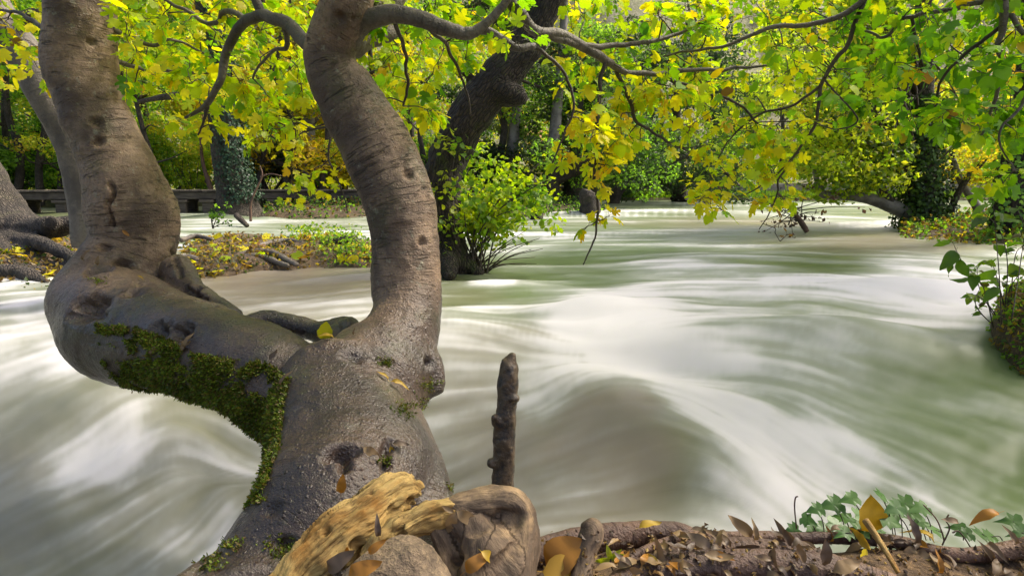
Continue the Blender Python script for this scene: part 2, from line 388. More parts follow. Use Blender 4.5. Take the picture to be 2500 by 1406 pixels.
# foam share and clear-water hue known at places along the river: (px, py, foam, brown)
WS = [(1500,495,.5,0),(1900,495,.35,0),(1600,512,.55,0),(1480,530,.6,0),(1700,545,.10,.5),(1560,545,.12,.4),(1900,545,.15,.8),(2150,545,.85,0),(2060,535,.7,0),(2000,520,.45,0),
(1500,560,.5,0),(1350,572,.6,0),(1800,575,.4,0),(2100,590,.08,.8),(2300,595,.15,.7),(1900,580,.22,.5),(1250,600,.5,0),(1450,615,.12,0),(1600,612,.2,0),(1800,640,.35,0),(2000,645,.18,0),
(2250,640,.75,0),(2450,640,.6,0),(1300,655,.15,0),(1450,680,.22,0),(1650,650,.6,0),(1120,690,.03,.3),(1200,690,.55,.2),(1130,720,.10,.4),(1300,705,.25,0),(1900,700,.6,0),(2200,690,.9,0),
(2320,730,1,0),(1700,720,.6,0),(1500,722,.75,0),(1200,750,.75,.2),(1350,760,.7,.1),(1450,790,1,.2),(1600,800,.95,.1),(1800,790,.62,0),(2000,780,.5,0),(2200,800,.6,0),(2350,850,.35,0),
(1150,850,.55,.7),(1300,830,.45,.7),(1150,950,.5,.8),(1300,900,.6,.5),(1560,900,.85,.2),(1750,880,.75,0),(1950,860,.5,0),(2150,880,.4,0),(2400,920,.08,0),(1450,925,.7,.5),(1340,985,.65,.5),
(1430,1050,.10,1),(1550,1050,.12,1),(1400,1150,.22,1),(1250,1080,.28,.9),(1550,1200,.2,1),(1350,1230,.5,.8),(1680,1090,.7,.4),(1800,1210,.75,.3),(1650,980,.8,.2),(1800,1050,.9,0),
(1950,1150,.8,0),(1950,1000,.5,0),(2100,1000,.35,0),(2250,1050,.15,0),(2400,1100,.06,0),(2200,1150,.3,0),(2350,1200,.18,0),(2050,1250,.75,0),(2200,1260,.4,0),(2470,1250,.2,0),
(50,720,.7,.3),(120,800,.8,.4),(50,900,.7,.4),(200,900,.65,.4),(280,1010,.7,.3),(100,1000,.45,.6),(50,1120,.25,.7),(260,1100,.85,.3),(400,1030,.35,.5),(450,1130,.5,.4),
(400,1220,.5,.5),(200,1200,.4,.6),(50,1270,.2,.7),(300,1310,.45,.5),(470,1290,.6,.4),(150,1390,.3,.6),(560,1130,.35,.4),(350,1390,.5,.5),(600,690,.12,1),(750,665,.06,1),(850,690,.15,1),
(700,745,.45,.8),(850,765,.55,.7),(600,725,.25,.9),(550,524,.8,0),(480,560,.55,0),(700,560,.5,0),(850,560,.55,0),(620,545,.7,0),(780,548,.4,.2),(300,520,.15,.3),(800,505,.5,0),(150,520,.2,.3),(120,585,.85,0),(480,510,.15,.4),
(1000,900,.45,.6),(900,800,.5,.7),(-400,900,.5,.4),(-300,1300,.4,.5),(2900,900,.2,0),(2800,650,.5,0),(700,470,.2,.3),(1200,470,.3,.2),(2200,500,.25,0),(2450,520,.3,0)]
def uv_of(p): return np.array([p[0]/(p[1]+0.35), math.log(p[1])])
def zlev(py): return -0.45*max(0, min(1, (py-760)/420))
sp = np.array([uv_of(G(a, b, zlev(b))) for a, b, _, _ in WS]); sv = np.array([[f, h] for _, _, f, h in WS])
q = np.stack([U.ravel(), Vv.ravel()], 1)
fo = np.zeros((len(q), 2)); wt = np.zeros(len(q))
for k in range(len(sp)):
    d2 = ((q[:, 0]-sp[k, 0])/0.085)**2+((q[:, 1]-sp[k, 1])/0.11)**2
    g = 1/(0.12+d2)**2; fo += g[:, None]*sv[k]; wt += g
fo /= wt[:, None]
# crests and troughs of the rapids drawn as strokes: points on the water, half width px, foam gain
ST = [([(1280,1010),(1380,940),(1480,905),(1580,930),(1660,1010),(1740,1110),(1820,1210),(1900,1300)],48,.34),([(1300,1150),(1430,1060),(1540,1090),(1640,1200)],80,-.32),([(1370,805),(1450,780),(1560,740)],55,.4),
 ([(1880,688),(2100,690),(2330,742)],20,.5),([(2000,765),(2200,790),(2380,800)],22,.3),([(1090,772),(1250,800),(1420,865)],14,-.3),([(170,1150),(260,1085),(340,1020)],55,.4),([(470,1390),(560,1230)],30,.35),
 ([(60,760),(130,800),(160,860)],40,.3),([(2150,905),(2480,900)],40,-.25),([(2230,1080),(2480,1200)],70,-.2),([(1880,690),(1750,700),(1560,730)],25,.2),([(1720,1000),(1900,1120),(2000,1240)],60,.25),
 ([(1500,502),(1900,503)],3,.4),([(1330,528),(1480,526),(1720,524)],4,.5),([(1560,545),(1900,547)],5,-.25),([(1330,575),(1700,570)],6,.3),([(1400,615),(1640,612)],10,-.25),([(2050,552),(2210,553)],5,.4),([(1150,690),(1250,692)],10,.4),([(1090,705),(1290,712)],8,-.2),
 ([(30,1080),(120,1010),(240,960)],35,-.25),([(120,1250),(330,1160)],40,-.2),([(2060,1150),(2180,1230),(2250,1290)],22,.25),([(2300,1000),(2420,1060)],12,.2),([(1100,900),(1300,905)],18,.15),([(1120,1010),(1290,1040)],26,-.15)]
for pts_, hw_, gain_ in ST:
    S_ = spline([uv_of(G(a, b, zlev(b))) for a, b in pts_], 22); py_ = spline([(b,) for _, b in pts_], 22)[:, 0]; best = np.zeros(len(q))
    for (u_, v_), y_ in zip(S_, py_):
        dv_ = abs(uv_of(G(1250, y_+hw_, zlev(y_)))[1]-uv_of(G(1250, y_, zlev(y_)))[1]); du_ = hw_/F*1.02
        m_ = np.flatnonzero((np.abs(q[:, 0]-u_) < 2.6*du_) & (np.abs(q[:, 1]-v_) < 2.6*dv_)); best[m_] = np.maximum(best[m_], np.exp(-((q[m_, 0]-u_)/du_)**2-((q[m_, 1]-v_)/dv_)**2))
    fo[:, 0] += gain_*best
fo[:, 0] = np.clip(fo[:, 0], 0, 1.1)
# flow lines (pixel pairs on the surface, from left to right) used to comb the foam along the current
FL = [(1500,604,1800,600),(1600,520,1900,519),(2000,560,2300,566),(1900,690,2330,740),(2000,800,2350,860),(1700,700,1950,700),(1200,640,1500,636),(1350,720,1500,715),
(2000,1000,2250,1160),(2200,950,2460,1080),(2100,1150,2350,1290),(1300,1000,1450,915),(1130,1150,1300,1080),(1330,1150,1500,1085),(1450,1060,1600,1080),(1600,1000,1760,1200),
(1720,980,1950,1200),(1850,1000,2050,1200),(1180,790,1420,870),(1120,940,1330,950),(1420,830,1640,780),(1600,880,1900,900),(1400,1230,1700,1210),(1750,1150,1900,1290),
(60,920,300,850),(180,1120,380,980),(420,1330,590,1140),(220,1330,460,1190),(620,735,860,715),(60,1200,200,1120),(500,560,850,556),(100,580,200,580),(500,1020,600,1100),(2350,640,2480,650)]
fp = []; fd = []
for a, b, c, d in FL:
    A = uv_of(G(a, b, zlev(b))); B = uv_of(G(c, d, zlev(d))); fp.append((A+B)/2); fd.append((B-A)/np.linalg.norm((B-A)*[1, 0.8]))
fp = np.array(fp); fd = np.array(fd)
dr = np.zeros((len(q), 2)); wt = np.zeros(len(q))
for k in range(len(fp)):
    g = 1/(0.05+((q[:, 0]-fp[k, 0])/0.2)**2+((q[:, 1]-fp[k, 1])/0.25)**2)**1.5; dr += g[:, None]*fd[k]; wt += g
dr /= wt[:, None]
du, dv = uu[1]-uu[0], vv[1]-vv[0]
ds = dr/np.array([du, dv]); ds /= np.linalg.norm(ds, axis=1, keepdims=True); DS = ds.reshape(NV, NU, 2)
def bil(A, x, y):
    x = np.clip(x, 0, NU-1.001); y = np.clip(y, 0, NV-1.001); i = x.astype(int); j = y.astype(int); a = x-i; b = y-j
    if A.ndim == 3: a = a[..., None]; b = b[..., None]
    return (A[j, i]*(1-a)+A[j, i+1]*a)*(1-b)+(A[j+1, i]*(1-a)+A[j+1, i+1]*a)*b
def lic(noise, L):
    jj, ii = np.meshgrid(np.arange(NV), np.arange(NU), indexing='ij'); acc = noise.copy(); n = 1
    for sgn in (1, -1):
        x = ii.astype(float); y = jj.astype(float)
        for s in range(L):
            d = bil(DS, x, y); x = x+sgn*d[..., 0]*1.5; y = y+sgn*d[..., 1]*1.5
            acc += bil(noise, x, y); n += 1
    return acc/n
gi = np.stack([np.tile(np.arange(NU), NV), np.repeat(np.arange(NV), NU), np.zeros(NU*NV)], 1).astype(float)
def norm01(a): return (a-a.mean())/(a.std()+1e-9)
s1 = norm01(lic(vnoise(gi/np.array([2.2, 2.2, 1]), 4).reshape(NV, NU), 13)); s2 = norm01(lic(vnoise(gi/np.array([6, 5, 1]), 8).reshape(NV, NU), 18))
s3 = norm01(lic(fbm(gi/np.array([36, 18, 1]), 9, 3).reshape(NV, NU), 10))
foam = fo[:, 0].reshape(NV, NU)*(1-(.38-.16*(WX < -1))*np.clip((WY-8)/7, 0, 1))*(1-.25*np.clip((-WX-1.2)/1, 0, 1)*np.clip((WY-2.8)/.6, 0, 1))
lp = 1/(1+np.exp((WX+.1)/.3))*1/(1+np.exp((WY-4.6)/.5)); fo[:, 1] = np.maximum(fo[:, 1], .6*lp.ravel()); foam = foam-.03*lp      # silt-grey pool on the near left
lev = foam + s2*(0.075+0.045*np.clip((WY-3.5)/3, 0, 1)) + s3*0.09*np.clip(1.3-foam, 0.5, 1) + s1*(0.085+0.03*np.clip((WY-4)/3, 0, 1))
foam = np.where(lev > .25, lev, .25*np.exp((lev-.25)/.25)); foam = np.where(foam < .8, foam, 1-.2*np.exp(-(foam-.8)/.2))     # soft limits
WZ = WZ + (s3*0.010+s2*0.0035)*np.clip(1.2-0.15*np.log(WY+1), 0.3, 1)*np.clip(WY/3, 0.6, 2.2)
n = NT('river_water')
f = n.attr('foam', 'Fac'); br = n.attr('brown', 'Fac')
clear = n.mix(br, (0.085, 0.125, 0.036), (0.215, 0.178, 0.130))
milky = n.mix(br, (0.30, 0.325, 0.27), (0.36, 0.335, 0.305))
c = n.mix(n.ramp(f, [(0.04, 0.0), (0.60, 1.0)]), clear, milky)
c = n.mix(n.ramp(f, [(0.42, 0.0), (1.0, 1.0)], 'EASE'), c, (0.62, 0.605, 0.61))
ro = n.math('ADD', n.math('MULTIPLY', f, 0.40), 0.30)
n.principled(c, ro, n.bump(n.noise(n.mapv(n.attr('flow', 'Vector'), (1, 1, 1)), 1.0, 3), 0.12, 0.02), n.math('SUBTRACT', 0.5, n.math('MULTIPLY', f, 0.35)))
M['water'] = n.m
WV = np.stack([WX.ravel(), WY.ravel(), WZ.ravel()], 1)
flow = np.stack([WX.ravel()*0.9, WY.ravel()*3.0, s2.ravel()*0.4], 1)
wo = build('river_water', WV, gridq(NU, NV), M['water'], attrs={'foam': foam.ravel(), 'brown': fo[:, 1], 'flow': flow})
tag(wo, 'pale green river rushing past the trees in white foam', kind='structure')
def wz_at(x, y):
    return float(water_z(np.array([x]), np.array([y]))[0])
print('water', round(time.time()-T0, 1))

# --- banks and islets ----------------------------------------------------
ISL = {}
def islet(name, outline_px, h, seed, mat='islet', zbase=-0.12, label=None, lump=0.10):
    """a low mound whose shore follows points on the water"""
    pts = np.array([G(a, b, 0.0)[:2] for a, b in outline_px]); c = pts.mean(0)
    S = spline(np.vstack([pts, pts[:1]]), 73)[:-1]; nr = 16; V = [[c[0], c[1], h]]
    rs = np.linspace(0, 1.12, nr+1)[1:]
    for r in rs:
        for s in S:
            xy = c+(s-c)*r; V.append([xy[0], xy[1], 0])
    V = np.array(V); r = np.concatenate([[0], np.repeat(rs, 72)])
    prof = h*(1-np.clip(r, 0, 1)**3.2)-np.clip(r-0.96, 0, 1)*2.0*0.6
    V[:, 2] = prof+(fbm(V*np.array([1.6, 1.6, 1]), seed, 4)-0.5)*lump*2*(r < 1.02)
    Q = [[1+k*72+j, 1+k*72+(j+1) % 72, 1+(k+1)*72+(j+1) % 72, 1+(k+1)*72+j] for k in range(nr-1) for j in range(72)]
    T = [[0, 1+j, 1+(j+1) % 72] for j in range(72)]
    o = build(name, V, [np.array(Q), np.array(T)], M[mat], origin=(c[0], c[1], 0)); o['kind'] = 'structure'
    if label: o['label'] = label
    tri = np.vstack([np.array(Q)[:, :3], np.array(Q)[:, [0, 2, 3]], np.array(T)])
    return BVHTree.FromPolygons([tuple(v) for v in V], [tuple(t) for t in tri]), S, c
ISL['mid'] = islet('leaf_islet', [(425, 615), (430, 668), (520, 672), (640, 655), (720, 650), (800, 648), (900, 650), (960, 630), (940, 600), (820, 583), (650, 580), (500, 582)], 0.14, 21)
ISL['left'] = islet('root_islet', [(-250, 690), (-50, 690), (60, 692), (170, 688), (230, 660), (215, 600), (190, 578), (60, 560), (-100, 556), (-300, 580)], 0.22, 22)
ISL['moss'] = islet('mossy_islet', [(640, 528), (760, 532), (880, 530), (960, 524), (940, 512), (780, 508), (660, 512)], 0.24, 23)
ISL['right'] = islet('ivy_islet', [(2195, 560), (2215, 580), (2320, 592), (2450, 597), (2650, 600), (2700, 565), (2480, 536), (2330, 530), (2235, 538)], 0.20, 24)
ISL['rock'] = islet('bramble_bank', [(2425, 765), (2420, 800), (2450, 835), (2560, 870), (2700, 860), (2700, 780), (2560, 740), (2470, 740)], 0.26, 25, lump=0.14)
ISL['centre'] = islet('stump_islet', [(1180, 520), (1300, 531), (1330, 527), (1420, 524), (1480, 522), (1480, 508), (1440, 498), (1320, 497), (1200, 502)], 0.22, 26)

def bank_z(x, y):
    e = 1.225+0.03*np.sin(x*2.1)+0.03*np.sin(x*5+1)
    left = 1/(1+np.exp(-(x+0.40)/0.05)); front = 1/(1+np.exp((y-e)/0.02))
    return -0.95+(0.95+0.298+0.05*np.clip(1.1-y, -1, 2))*left*front
bx = np.linspace(-1.2, 4.2, 260); by = np.linspace(-1.8, 1.6, 170); X, Y = np.meshgrid(bx, by)
Z = bank_z(X, Y); p3 = np.stack([X.ravel(), Y.ravel(), 0*X.ravel()], 1)
Z = Z.ravel()+((fbm(p3*7, 31, 4)-0.5)*0.05+(fbm(p3*40, 32, 3)-0.5)*0.016)*(Z.ravel() > 0)
bv = np.stack([X.ravel(), Y.ravel(), Z], 1)
bo = build('river_bank', bv, gridq(260, 170), M['soil']); bo['kind'] = 'structure'

# ================================================================== THE LEANING FIG
FIG_W = [
 [(560,1540,1.18,150),(665,1420,1.33,185),(795,1300,1.48,240),(858,1190,1.65,226),(846,1090,1.82,200),(838,1000,1.98,178),(845,920,2.1,155)],
 [(862,1010,2.0,152),(930,910,2.14,146),(978,830,2.24,104),(996,760,2.32,86),(994,700,2.38,85),(990,600,2.42,82),(977,500,2.45,85),(938,400,2.48,87),(892,310,2.5,80),(850,240,2.5,76),(812,175,2.5,62),(806,120,2.5,60),(830,60,2.48,58),(850,0,2.45,54),(868,-90,2.45,50),(890,-300,2.5,42)],
 [(850,1010,2.05,150),(740,975,2.12,130),(640,915,2.2,125),(540,868,2.32,122),(420,834,2.5,124),(310,798,2.68,142),(262,745,2.84,120),(292,680,2.96,108),(326,600,3.05,94),(324,520,3.08,99),(305,450,3.08,89),(266,350,3.1,76),(226,260,3.1,73),(198,170,3.1,74),(196,80,3.1,71),(195,0,3.1,70),(190,-120,3.1,66),(170,-350,3.1,55)],
 [(590,800,2.42,14),(615,782,2.48,20),(650,778,2.52,24),(700,792,2.52,25),(770,808,2.48,26),(850,812,2.4,34)],
 [(425,655,2.98,38),(470,708,2.85,30),(520,738,2.72,28),(570,775,2.55,24)],
 [(1035,860,2.2,46),(1056,930,2.15,42),(1064,965,2.12,30)],
 [(430,1440,1.22,34),(520,1378,1.32,32),(620,1345,1.38,26),(720,1350,1.36,24)],
 [(470,1470,1.16,60),(600,1410,1.22,50),(720,1390,1.26,46)],
 [(955,940,2.12,92),(958,1020,1.97,84),(985,1100,1.82,90),(1008,1190,1.68,98),(1010,1300,1.5,110)],
 [(870,800,2.34,30),(845,812,2.34,28),(800,840,2.3,22)],
]
fig_paths = [pxpath(w_, 90) for w_ in FIG_W]
V, N, Fq, Ft = remeshed([tube(p, r, 26) for p, r in fig_paths], 0.0105, 9)
bark, pid = axis_coords(V, fig_paths)
tri = np.vstack([Fq[:, :3], Fq[:, [0, 2, 3]]]+([Ft] if len(Ft) else []))
fig_bvh = BVHTree.FromPolygons([tuple(v) for v in V], [tuple(t) for t in tri])
def eye_hit(bvh, px, py):
    d = P(px, py, 1.0)-np.array([0, 0, H]); h = bvh.ray_cast(Vector((0, 0, H)), Vector(unit(d)))
    return (np.array(h[0]), np.array(h[1])) if h[0] is not None else (None, None)
# dents, knot holes and folds worn into the wood: (px, py, radius px, depth m, x stretch)
DENTS = [(240,660,17,.05,1.5),(300,650,16,.035,1.2),(215,755,34,.045,1.5),(325,712,16,.018,1.2),(255,605,10,.02,1.5),(390,812,26,.03,1.5),(440,815,22,.045,1.2),(475,715,16,.03,1),(505,738,14,.03,1.3),
 (830,1112,22,.035,1.4),(840,1140,16,.03,1),(935,1105,20,.022,.8),(940,1140,16,.018,1),(1000,425,12,.014,1.2),(865,870,16,.012,1.6),
 (232,720,14,.012,1),(345,690,13,.012,1.3),(240,345,12,.018,.8),(235,300,10,.014,1),(225,107,8,.01,1.8),(830,45,10,.012,1),(860,45,8,.01,1),(1030,590,10,.012,1),(1050,885,14,.02,.8),(700,1325,14,.012,2),(660,1240,16,.01,2)]
DENTS += [(270+6*math.sin(k*.7), 452+k*8, 6.5, .016+.0016*k, .7) for k in range(13)]+[(452+k*9, 703+k*5.5, 7, .018, 1.2) for k in range(9)]+[(420+k*2.2, 612+k*7, 7, .016, .8) for k in range(10)]
wv = np.stack([fbm(V*26, 46, 3), fbm(V*26+9, 47, 3), fbm(V*26+21, 48, 3)], 1)-.5
D = np.zeros(len(V))
for px, py, r, dep, sx in DENTS:
    h, nn = eye_hit(fig_bvh, px, py)
    if h is None: continue
    R = pxm(r, h[1]); dx = V-h+wv*R*1.5; d2 = (dx[:, 0]/sx)**2+(dx[:, 1]*0.8)**2+dx[:, 2]**2
    D -= 1.5*dep*np.exp(-(d2/R**2)**1.5)
    rim = np.exp(-(np.sqrt(d2)-1.6*R)**2/(0.5*R)**2); D += dep*0.16*rim
D += (fbm(V*6.0, 41, 4)-0.5)*0.034+(fbm(V*2.7, 45, 2)-0.5)*0.05*np.clip((0.9-V[:, 2])/0.4, 0.2, 1)
D += (fbm(V*70, 49, 2)-0.5)*0.005
D += (fbm(np.stack([bark[:, 0]*9, bark[:, 1]*9, bark[:, 2]*38], 1), 42, 3)-0.5)*0.006*np.clip(1.5*(V[:, 2]-0.35), 0.1, 1)
cd = P(0, 0, 1)-P(0, 0, 1)
V = V+N*D[:, None]
wet = np.clip((0.74-V[:, 2]+(fbm(V*5, 43, 3)-0.5)*0.25)/0.22, 0, 1)
FIG0 = P(760, 1300, 1.5); FIG0[2] = 0.0
fig = thing('fig_tree', 'smooth-barked fig leaning over the river, its trunk forked low in two with a mossy flank', 'tree', FIG0)
trunk = build('trunk', V, [Fq, Ft] if len(Ft) else [Fq], M['fig_bark'], fig, attrs={'bark': bark, 'wet': wet})
fig_bvh = BVHTree.FromPolygons([tuple(v) for v in V], [tuple(t) for t in tri])
print('fig trunk', len(V), round(time.time()-T0, 1))
# ================================================================== LEAVES
def fig_leaf_shape(seed, lobes=5):
    """lobed fig leaf in its own plane: base at the origin, tip along +Y, length 1; returns verts, tris"""
    r = rng(seed)
    if lobes == 5: O = [(0,0),(.10,-.05),(.24,-.02),(.36,.10),(.40,.24),(.26,.31),(.12,.33),(.30,.42),(.46,.56),(.47,.70),(.36,.70),(.22,.62),(.09,.55),(.15,.68),(.17,.86),(.08,.97),(0,1.0)]
    elif lobes == 3: O = [(0,0),(.12,-.06),(.28,-.01),(.38,.14),(.41,.32),(.40,.48),(.47,.62),(.42,.70),(.28,.66),(.18,.62),(.21,.74),(.18,.88),(.08,.97),(0,1.0)]
    else: O = [(0,0),(.14,-.05),(.30,.04),(.40,.20),(.43,.38),(.38,.56),(.28,.72),(.16,.87),(.06,.96),(0,1.0)]
    R = np.array(O); Lf = R[1:-1]*[-1, 1]; jit = lambda q: q*(1+0.10*(r.random((len(q), 1))-.5))
    R = np.vstack([R[:1], jit(R[1:-1]), R[-1:]]); Lf = np.vstack([R[:1], jit(Lf), R[-1:]])
    mid = np.array([(0, .82), (0, .64), (0, .46), (0, .28), (0, .12)]); nR = len(R); nL = len(Lf)-2
    V2 = np.vstack([R, Lf[1:-1], mid]); T = []
    ri = list(range(nR))+[nR+nL+k for k in range(5)]; li = [0]+[nR+k for k in range(nL)]+[nR-1]+[nR+nL+k for k in range(5)]
    for idx, flip in ((ri, False), (li, True)):
        for t in tessellate_polygon([[Vector((V2[i][0], V2[i][1], 0)) for i in idx]]):
            t = [idx[i] for i in t]; (a, b, c) = V2[t]; cr = (b[0]-a[0])*(c[1]-a[1])-(b[1]-a[1])*(c[0]-a[0])
            if abs(cr) > 1e-9: T.append(t if cr > 0 else t[::-1])
    x, y = V2[:, 0], V2[:, 1]; k1, k2 = r.uniform(-.1, .7), r.uniform(.0, .45)
    z = -k1*x*x*1.6-k2*(y-.2)**2+0.12*np.abs(x)+0.035*np.sin(7*y+9*np.abs(x)+r.random()*6)
    return np.stack([x, y, z], 1), np.array(T)
def lance_shape(seed, wid=0.22, curl=0.4, fold=0.5):
    r = rng(seed); n = 9; t = np.linspace(0, 1, n); wd = wid*np.sin(np.pi*t**0.8)**0.8*(1-0.15*t); V = []
    for i in range(n):
        z0 = -curl*(t[i]-.3)**2+.05*np.sin(5*t[i]+r.random())
        for s in (-1, 0, 1): V.append((s*wd[i], t[i], z0+fold*abs(s)*wd[i]+(0.025*r.standard_normal()+.03*math.sin(11*t[i]+s))*(s != 0)))
    Q = [[3*i+j, 3*i+j+1, 3*i+j+4, 3*i+j+3] for i in range(n-1) for j in (0, 1)]
    V = np.array(V); pet = len(V)
    V = np.vstack([V, [[.008, 0, 0], [-.008, 0, 0], [-.006, -.18, .03], [.006, -.18, .03]]]); Q.append([pet, pet+1, pet+2, pet+3])
    return V, np.array(Q)
SHAPES = [fig_leaf_shape(s, k) for s, k in ((1, 5), (2, 5), (3, 5), (4, 3), (5, 3), (6, 1), (7, 5), (8, 3))]
YEL, YGR, GRN, DGR, ORA, BRN = (.72, .64, .010), (.46, .58, .010), (.22, .42, .012), (.10, .25, .012), (.72, .46, .012), (.22, .12, .035)
LEAFCOL = [YEL, YGR, GRN, DGR, ORA, BRN]
_lm = {}
def leaf_mesh(shape, ci, var):
    k = (shape, ci, var)
    if k not in _lm:
        V, T = SHAPES[shape]; c = np.array(LEAFCOL[ci])*rng(100+var).uniform(.94, 1.06, 3)*rng(200+var).uniform(.8, 1.1)
        _lm[k] = make_mesh('leaf', V, [T], cols=np.broadcast_to(c, V.shape)); _lm[k].materials.append(M['leaf'])
    return _lm[k]
def leaf_frame(d, nrm):
    d = unit(d); x = unit(np.cross(d, nrm)); z = np.cross(x, d); return np.stack([x, d, z], 1)   # columns
def in_frame(p, m=60):
    v = p-np.array([0, 0, H]); yy = v[1]*CP-v[2]*SP; 
    if yy <= 0.05: return False, 0
    a = v[0]/yy*F+1250; b = 703-(v[1]*SP+v[2]*CP)/yy*F
    return (-m < a < 2500+m and -m < b < 1406+m), yy

def inpoly(x, y, poly):
    c = False; n_ = len(poly); j = n_-1
    for i in range(n_):
        if (poly[i][1] > y) != (poly[j][1] > y) and x < (poly[j][0]-poly[i][0])*(y-poly[i][1])/(poly[j][1]-poly[i][1])+poly[i][0]: c = not c
        j = i
    return c
class Buf:
    def __init__(s, k): s.a = np.zeros((60000, k)); s.n = 0
    def __iadd__(s, rows):
        rows = np.asarray(rows, float).reshape(len(rows), -1); s.a[s.n:s.n+len(rows)] = rows; s.n += len(rows); return s
    def v(s): return s.a[:s.n]
class Canopy:
    """branches, twigs and leaves of one fig"""
    def __init__(s, root, seed, thin=.62): s.thin = thin; s.root = root; s.r = rng(seed); s.pts = Buf(3); s.rad = Buf(1); s.leaves = []; s.tw = MB(); s.nb = 0; s.bo = []; s.bi = []
    def branch(s, pts, n=40, seg=9, joined=False):
        p, r = pxpath(pts, n); r = r*s.thin; j = (fbm(p*9, 7+s.nb, 3)-.5)[:, None]; k = (fbm(p*9+50, 9+s.nb, 3)-.5)[:, None]
        amp = min(.05, 6*r.mean()); p = p+np.hstack([j, j*0, k])*amp; p[0] -= np.hstack([j, j*0, k])[0]*amp
        v, q, t = tube(p, r, seg, lump=.10, seed=s.nb); co, _ = axis_coords(v, [(p, r)])
        s.bo.append(build('branch', v, [q, t], M['twig'] if r[0] < .012 else M['grey_bark'], s.root, attrs={'bark': co})); s.nb += 1; s.bi.append(p)
        s.pts += list(p[n//5:]); s.rad += list(r[n//5:])
    def world_branch(s, P3, R, n=30):
        S = spline(np.hstack([np.array(P3, float), np.array(R, float)[:, None]]), n); v, q, t = tube(S[:, :3], S[:, 3], 9, lump=.1, seed=s.nb)
        co, _ = axis_coords(v, [(S[:, :3], S[:, 3])]); s.bo.append(build('branch', v, [q, t], M['grey_bark'], s.root, attrs={'bark': co})); s.nb += 1; s.bi.append(S[:, :3])
        s.pts += list(S[n//5:, :3]); s.rad += list(S[n//5:, 3])
    def cluster(s, c, mix, size, nleaf, hang=.35, far=1.2):
        r = s.r; B = s.pts.v(); d = np.linalg.norm(B-c, axis=1)+r.random(len(B))*.10+np.maximum(0, c[2]-B[:, 2])*.1
        i = int(d.argmin()); st = B[i].copy(); L = np.linalg.norm(c-st)
        if L > far: return
        if L > 0.03:
            mid = (st+c)/2+np.array([r.normal()*.12, r.normal()*.12, r.normal()*.10+.06])*L; m2 = st*.3+c*.7+r.normal(size=3)*.06*L+np.array([0, 0, .05*L])
            path = spline([st, mid, m2, c], max(6, int(6+L*8))); r0 = min(s.rad.a[i, 0]*.7, .0025+.0042*L+.001); rr = np.linspace(max(r0, .0022), .0016, len(path))
            s.tw.add(*tube(path, rr, 5)); s.pts += list(path[2:]); s.rad += list(rr[2:])
            tan = unit(path[-1]-path[-3])
        else: tan = unit(r.normal(size=3)); path = np.array([st, c])
        for k in range(nleaf):
            at = path[-1-int(r.random()**2*min(4, len(path)-1))]
            o = unit(tan*.5+unit(r.normal(size=3))*.9+np.array([0, 0, -.15])); pl = r.uniform(.3, .7)*size
            b = at+o*pl; sz = size*r.uniform(.65, 1.2); dr = unit(o*.75+np.array([0, 0, -hang*r.uniform(.3, 1.6)]))
            nm = unit(np.array([0, 0, .75])+SUNV*.45+r.normal(size=3)*.42)
            s.tw.add(*tube(np.array([at, b]), .0011, 3, cap=False)); Mx = leaf_frame(dr, nm)*sz
            s.leaves.append((b, Mx, int(r.integers(len(SHAPES))), int(r.choice(len(LEAFCOL), p=np.array(mix)/sum(mix))), int(r.integers(4)), sz))
    def zone(s, x0, y0, x1, y1, d0, d1, n, mix, size=.12, nleaf=(4, 7), avoid=None, hang=.35, far=1.2):
        c = [(s.r.uniform(x0, x1), s.r.uniform(y0, y1), s.r.uniform(d0, d1)) for _ in range(int(n*1.05+.5))]
        c = [q for q in c if not (avoid and any(a[0] < q[0] < a[2] and a[1] < q[1] < a[3] for a in avoid))]
        W = [P(*q) for q in c]; B = s.pts.v()
        for k in np.argsort([np.linalg.norm(B-w_, axis=1).min() for w_ in W]): s.cluster(W[k], mix, size*.58, int(s.r.integers(*nleaf)), hang, far)
    def finish(s, keep=300):
        tw = s.tw.build('twig', M['twig'], s.root); tw['kind'] = 'stuff'
        GAP = [(1060,430),(1105,300),(1175,205),(1245,115),(1290,0),(1395,0),(1350,110),(1300,200),(1290,265),(1200,330),(1150,430)]; kept = []
        for L_ in s.leaves:                      # the dark trunk shows through a gap in the sprays
            c = L_[0]+L_[1][:, 1]*.5; v = c-np.array([0, 0, H]); yy = v[1]*CP-v[2]*SP
            if yy > .05 and inpoly(v[0]/yy*F+1250, 703-(v[1]*SP+v[2]*CP)/yy*F, GAP) and s.r.random() < .82: continue
            kept.append(L_)
        s.leaves = kept
        sc = []
        for b, Mx, *_x, sz in s.leaves:
            c = b+Mx[:, 1]*.5; ok, d = in_frame(c, -20); sc.append(sz/d if ok else 0)
        order = np.argsort(sc)[::-1]; r0 = rootloc(s.root); pick = [i for i in order[:keep] if sc[i] > 0]
        for i in pick:
            b, Mx, sh, ci, va, sz = s.leaves[i]; o = bpy.data.objects.new('leaf', leaf_mesh(sh, ci, va)); COL.objects.link(o); o.parent = s.bo[int(np.argmin([((q_-b)**2).sum(1).min() for q_ in s.bi]))]
            m = np.eye(4); m[:3, :3] = Mx; m[:3, 3] = b-r0; o.matrix_local = Matrix(m.tolist())
        mb = MB(); ps = set(pick)
        for i, (b, Mx, sh, ci, va, sz) in enumerate(s.leaves):
            if i in ps: continue
            V, T = SHAPES[sh]; c = np.array(LEAFCOL[ci])*rng(100+va).uniform(.94, 1.06, 3)*rng(200+va).uniform(.8, 1.1)
            mb.add(V@Mx.T+b, None, T, c)
        if mb.V: mb.build('foliage', M['leaf'], s.root)['kind'] = 'stuff'
        print('leaves', len(s.leaves), round(time.time()-T0, 1))

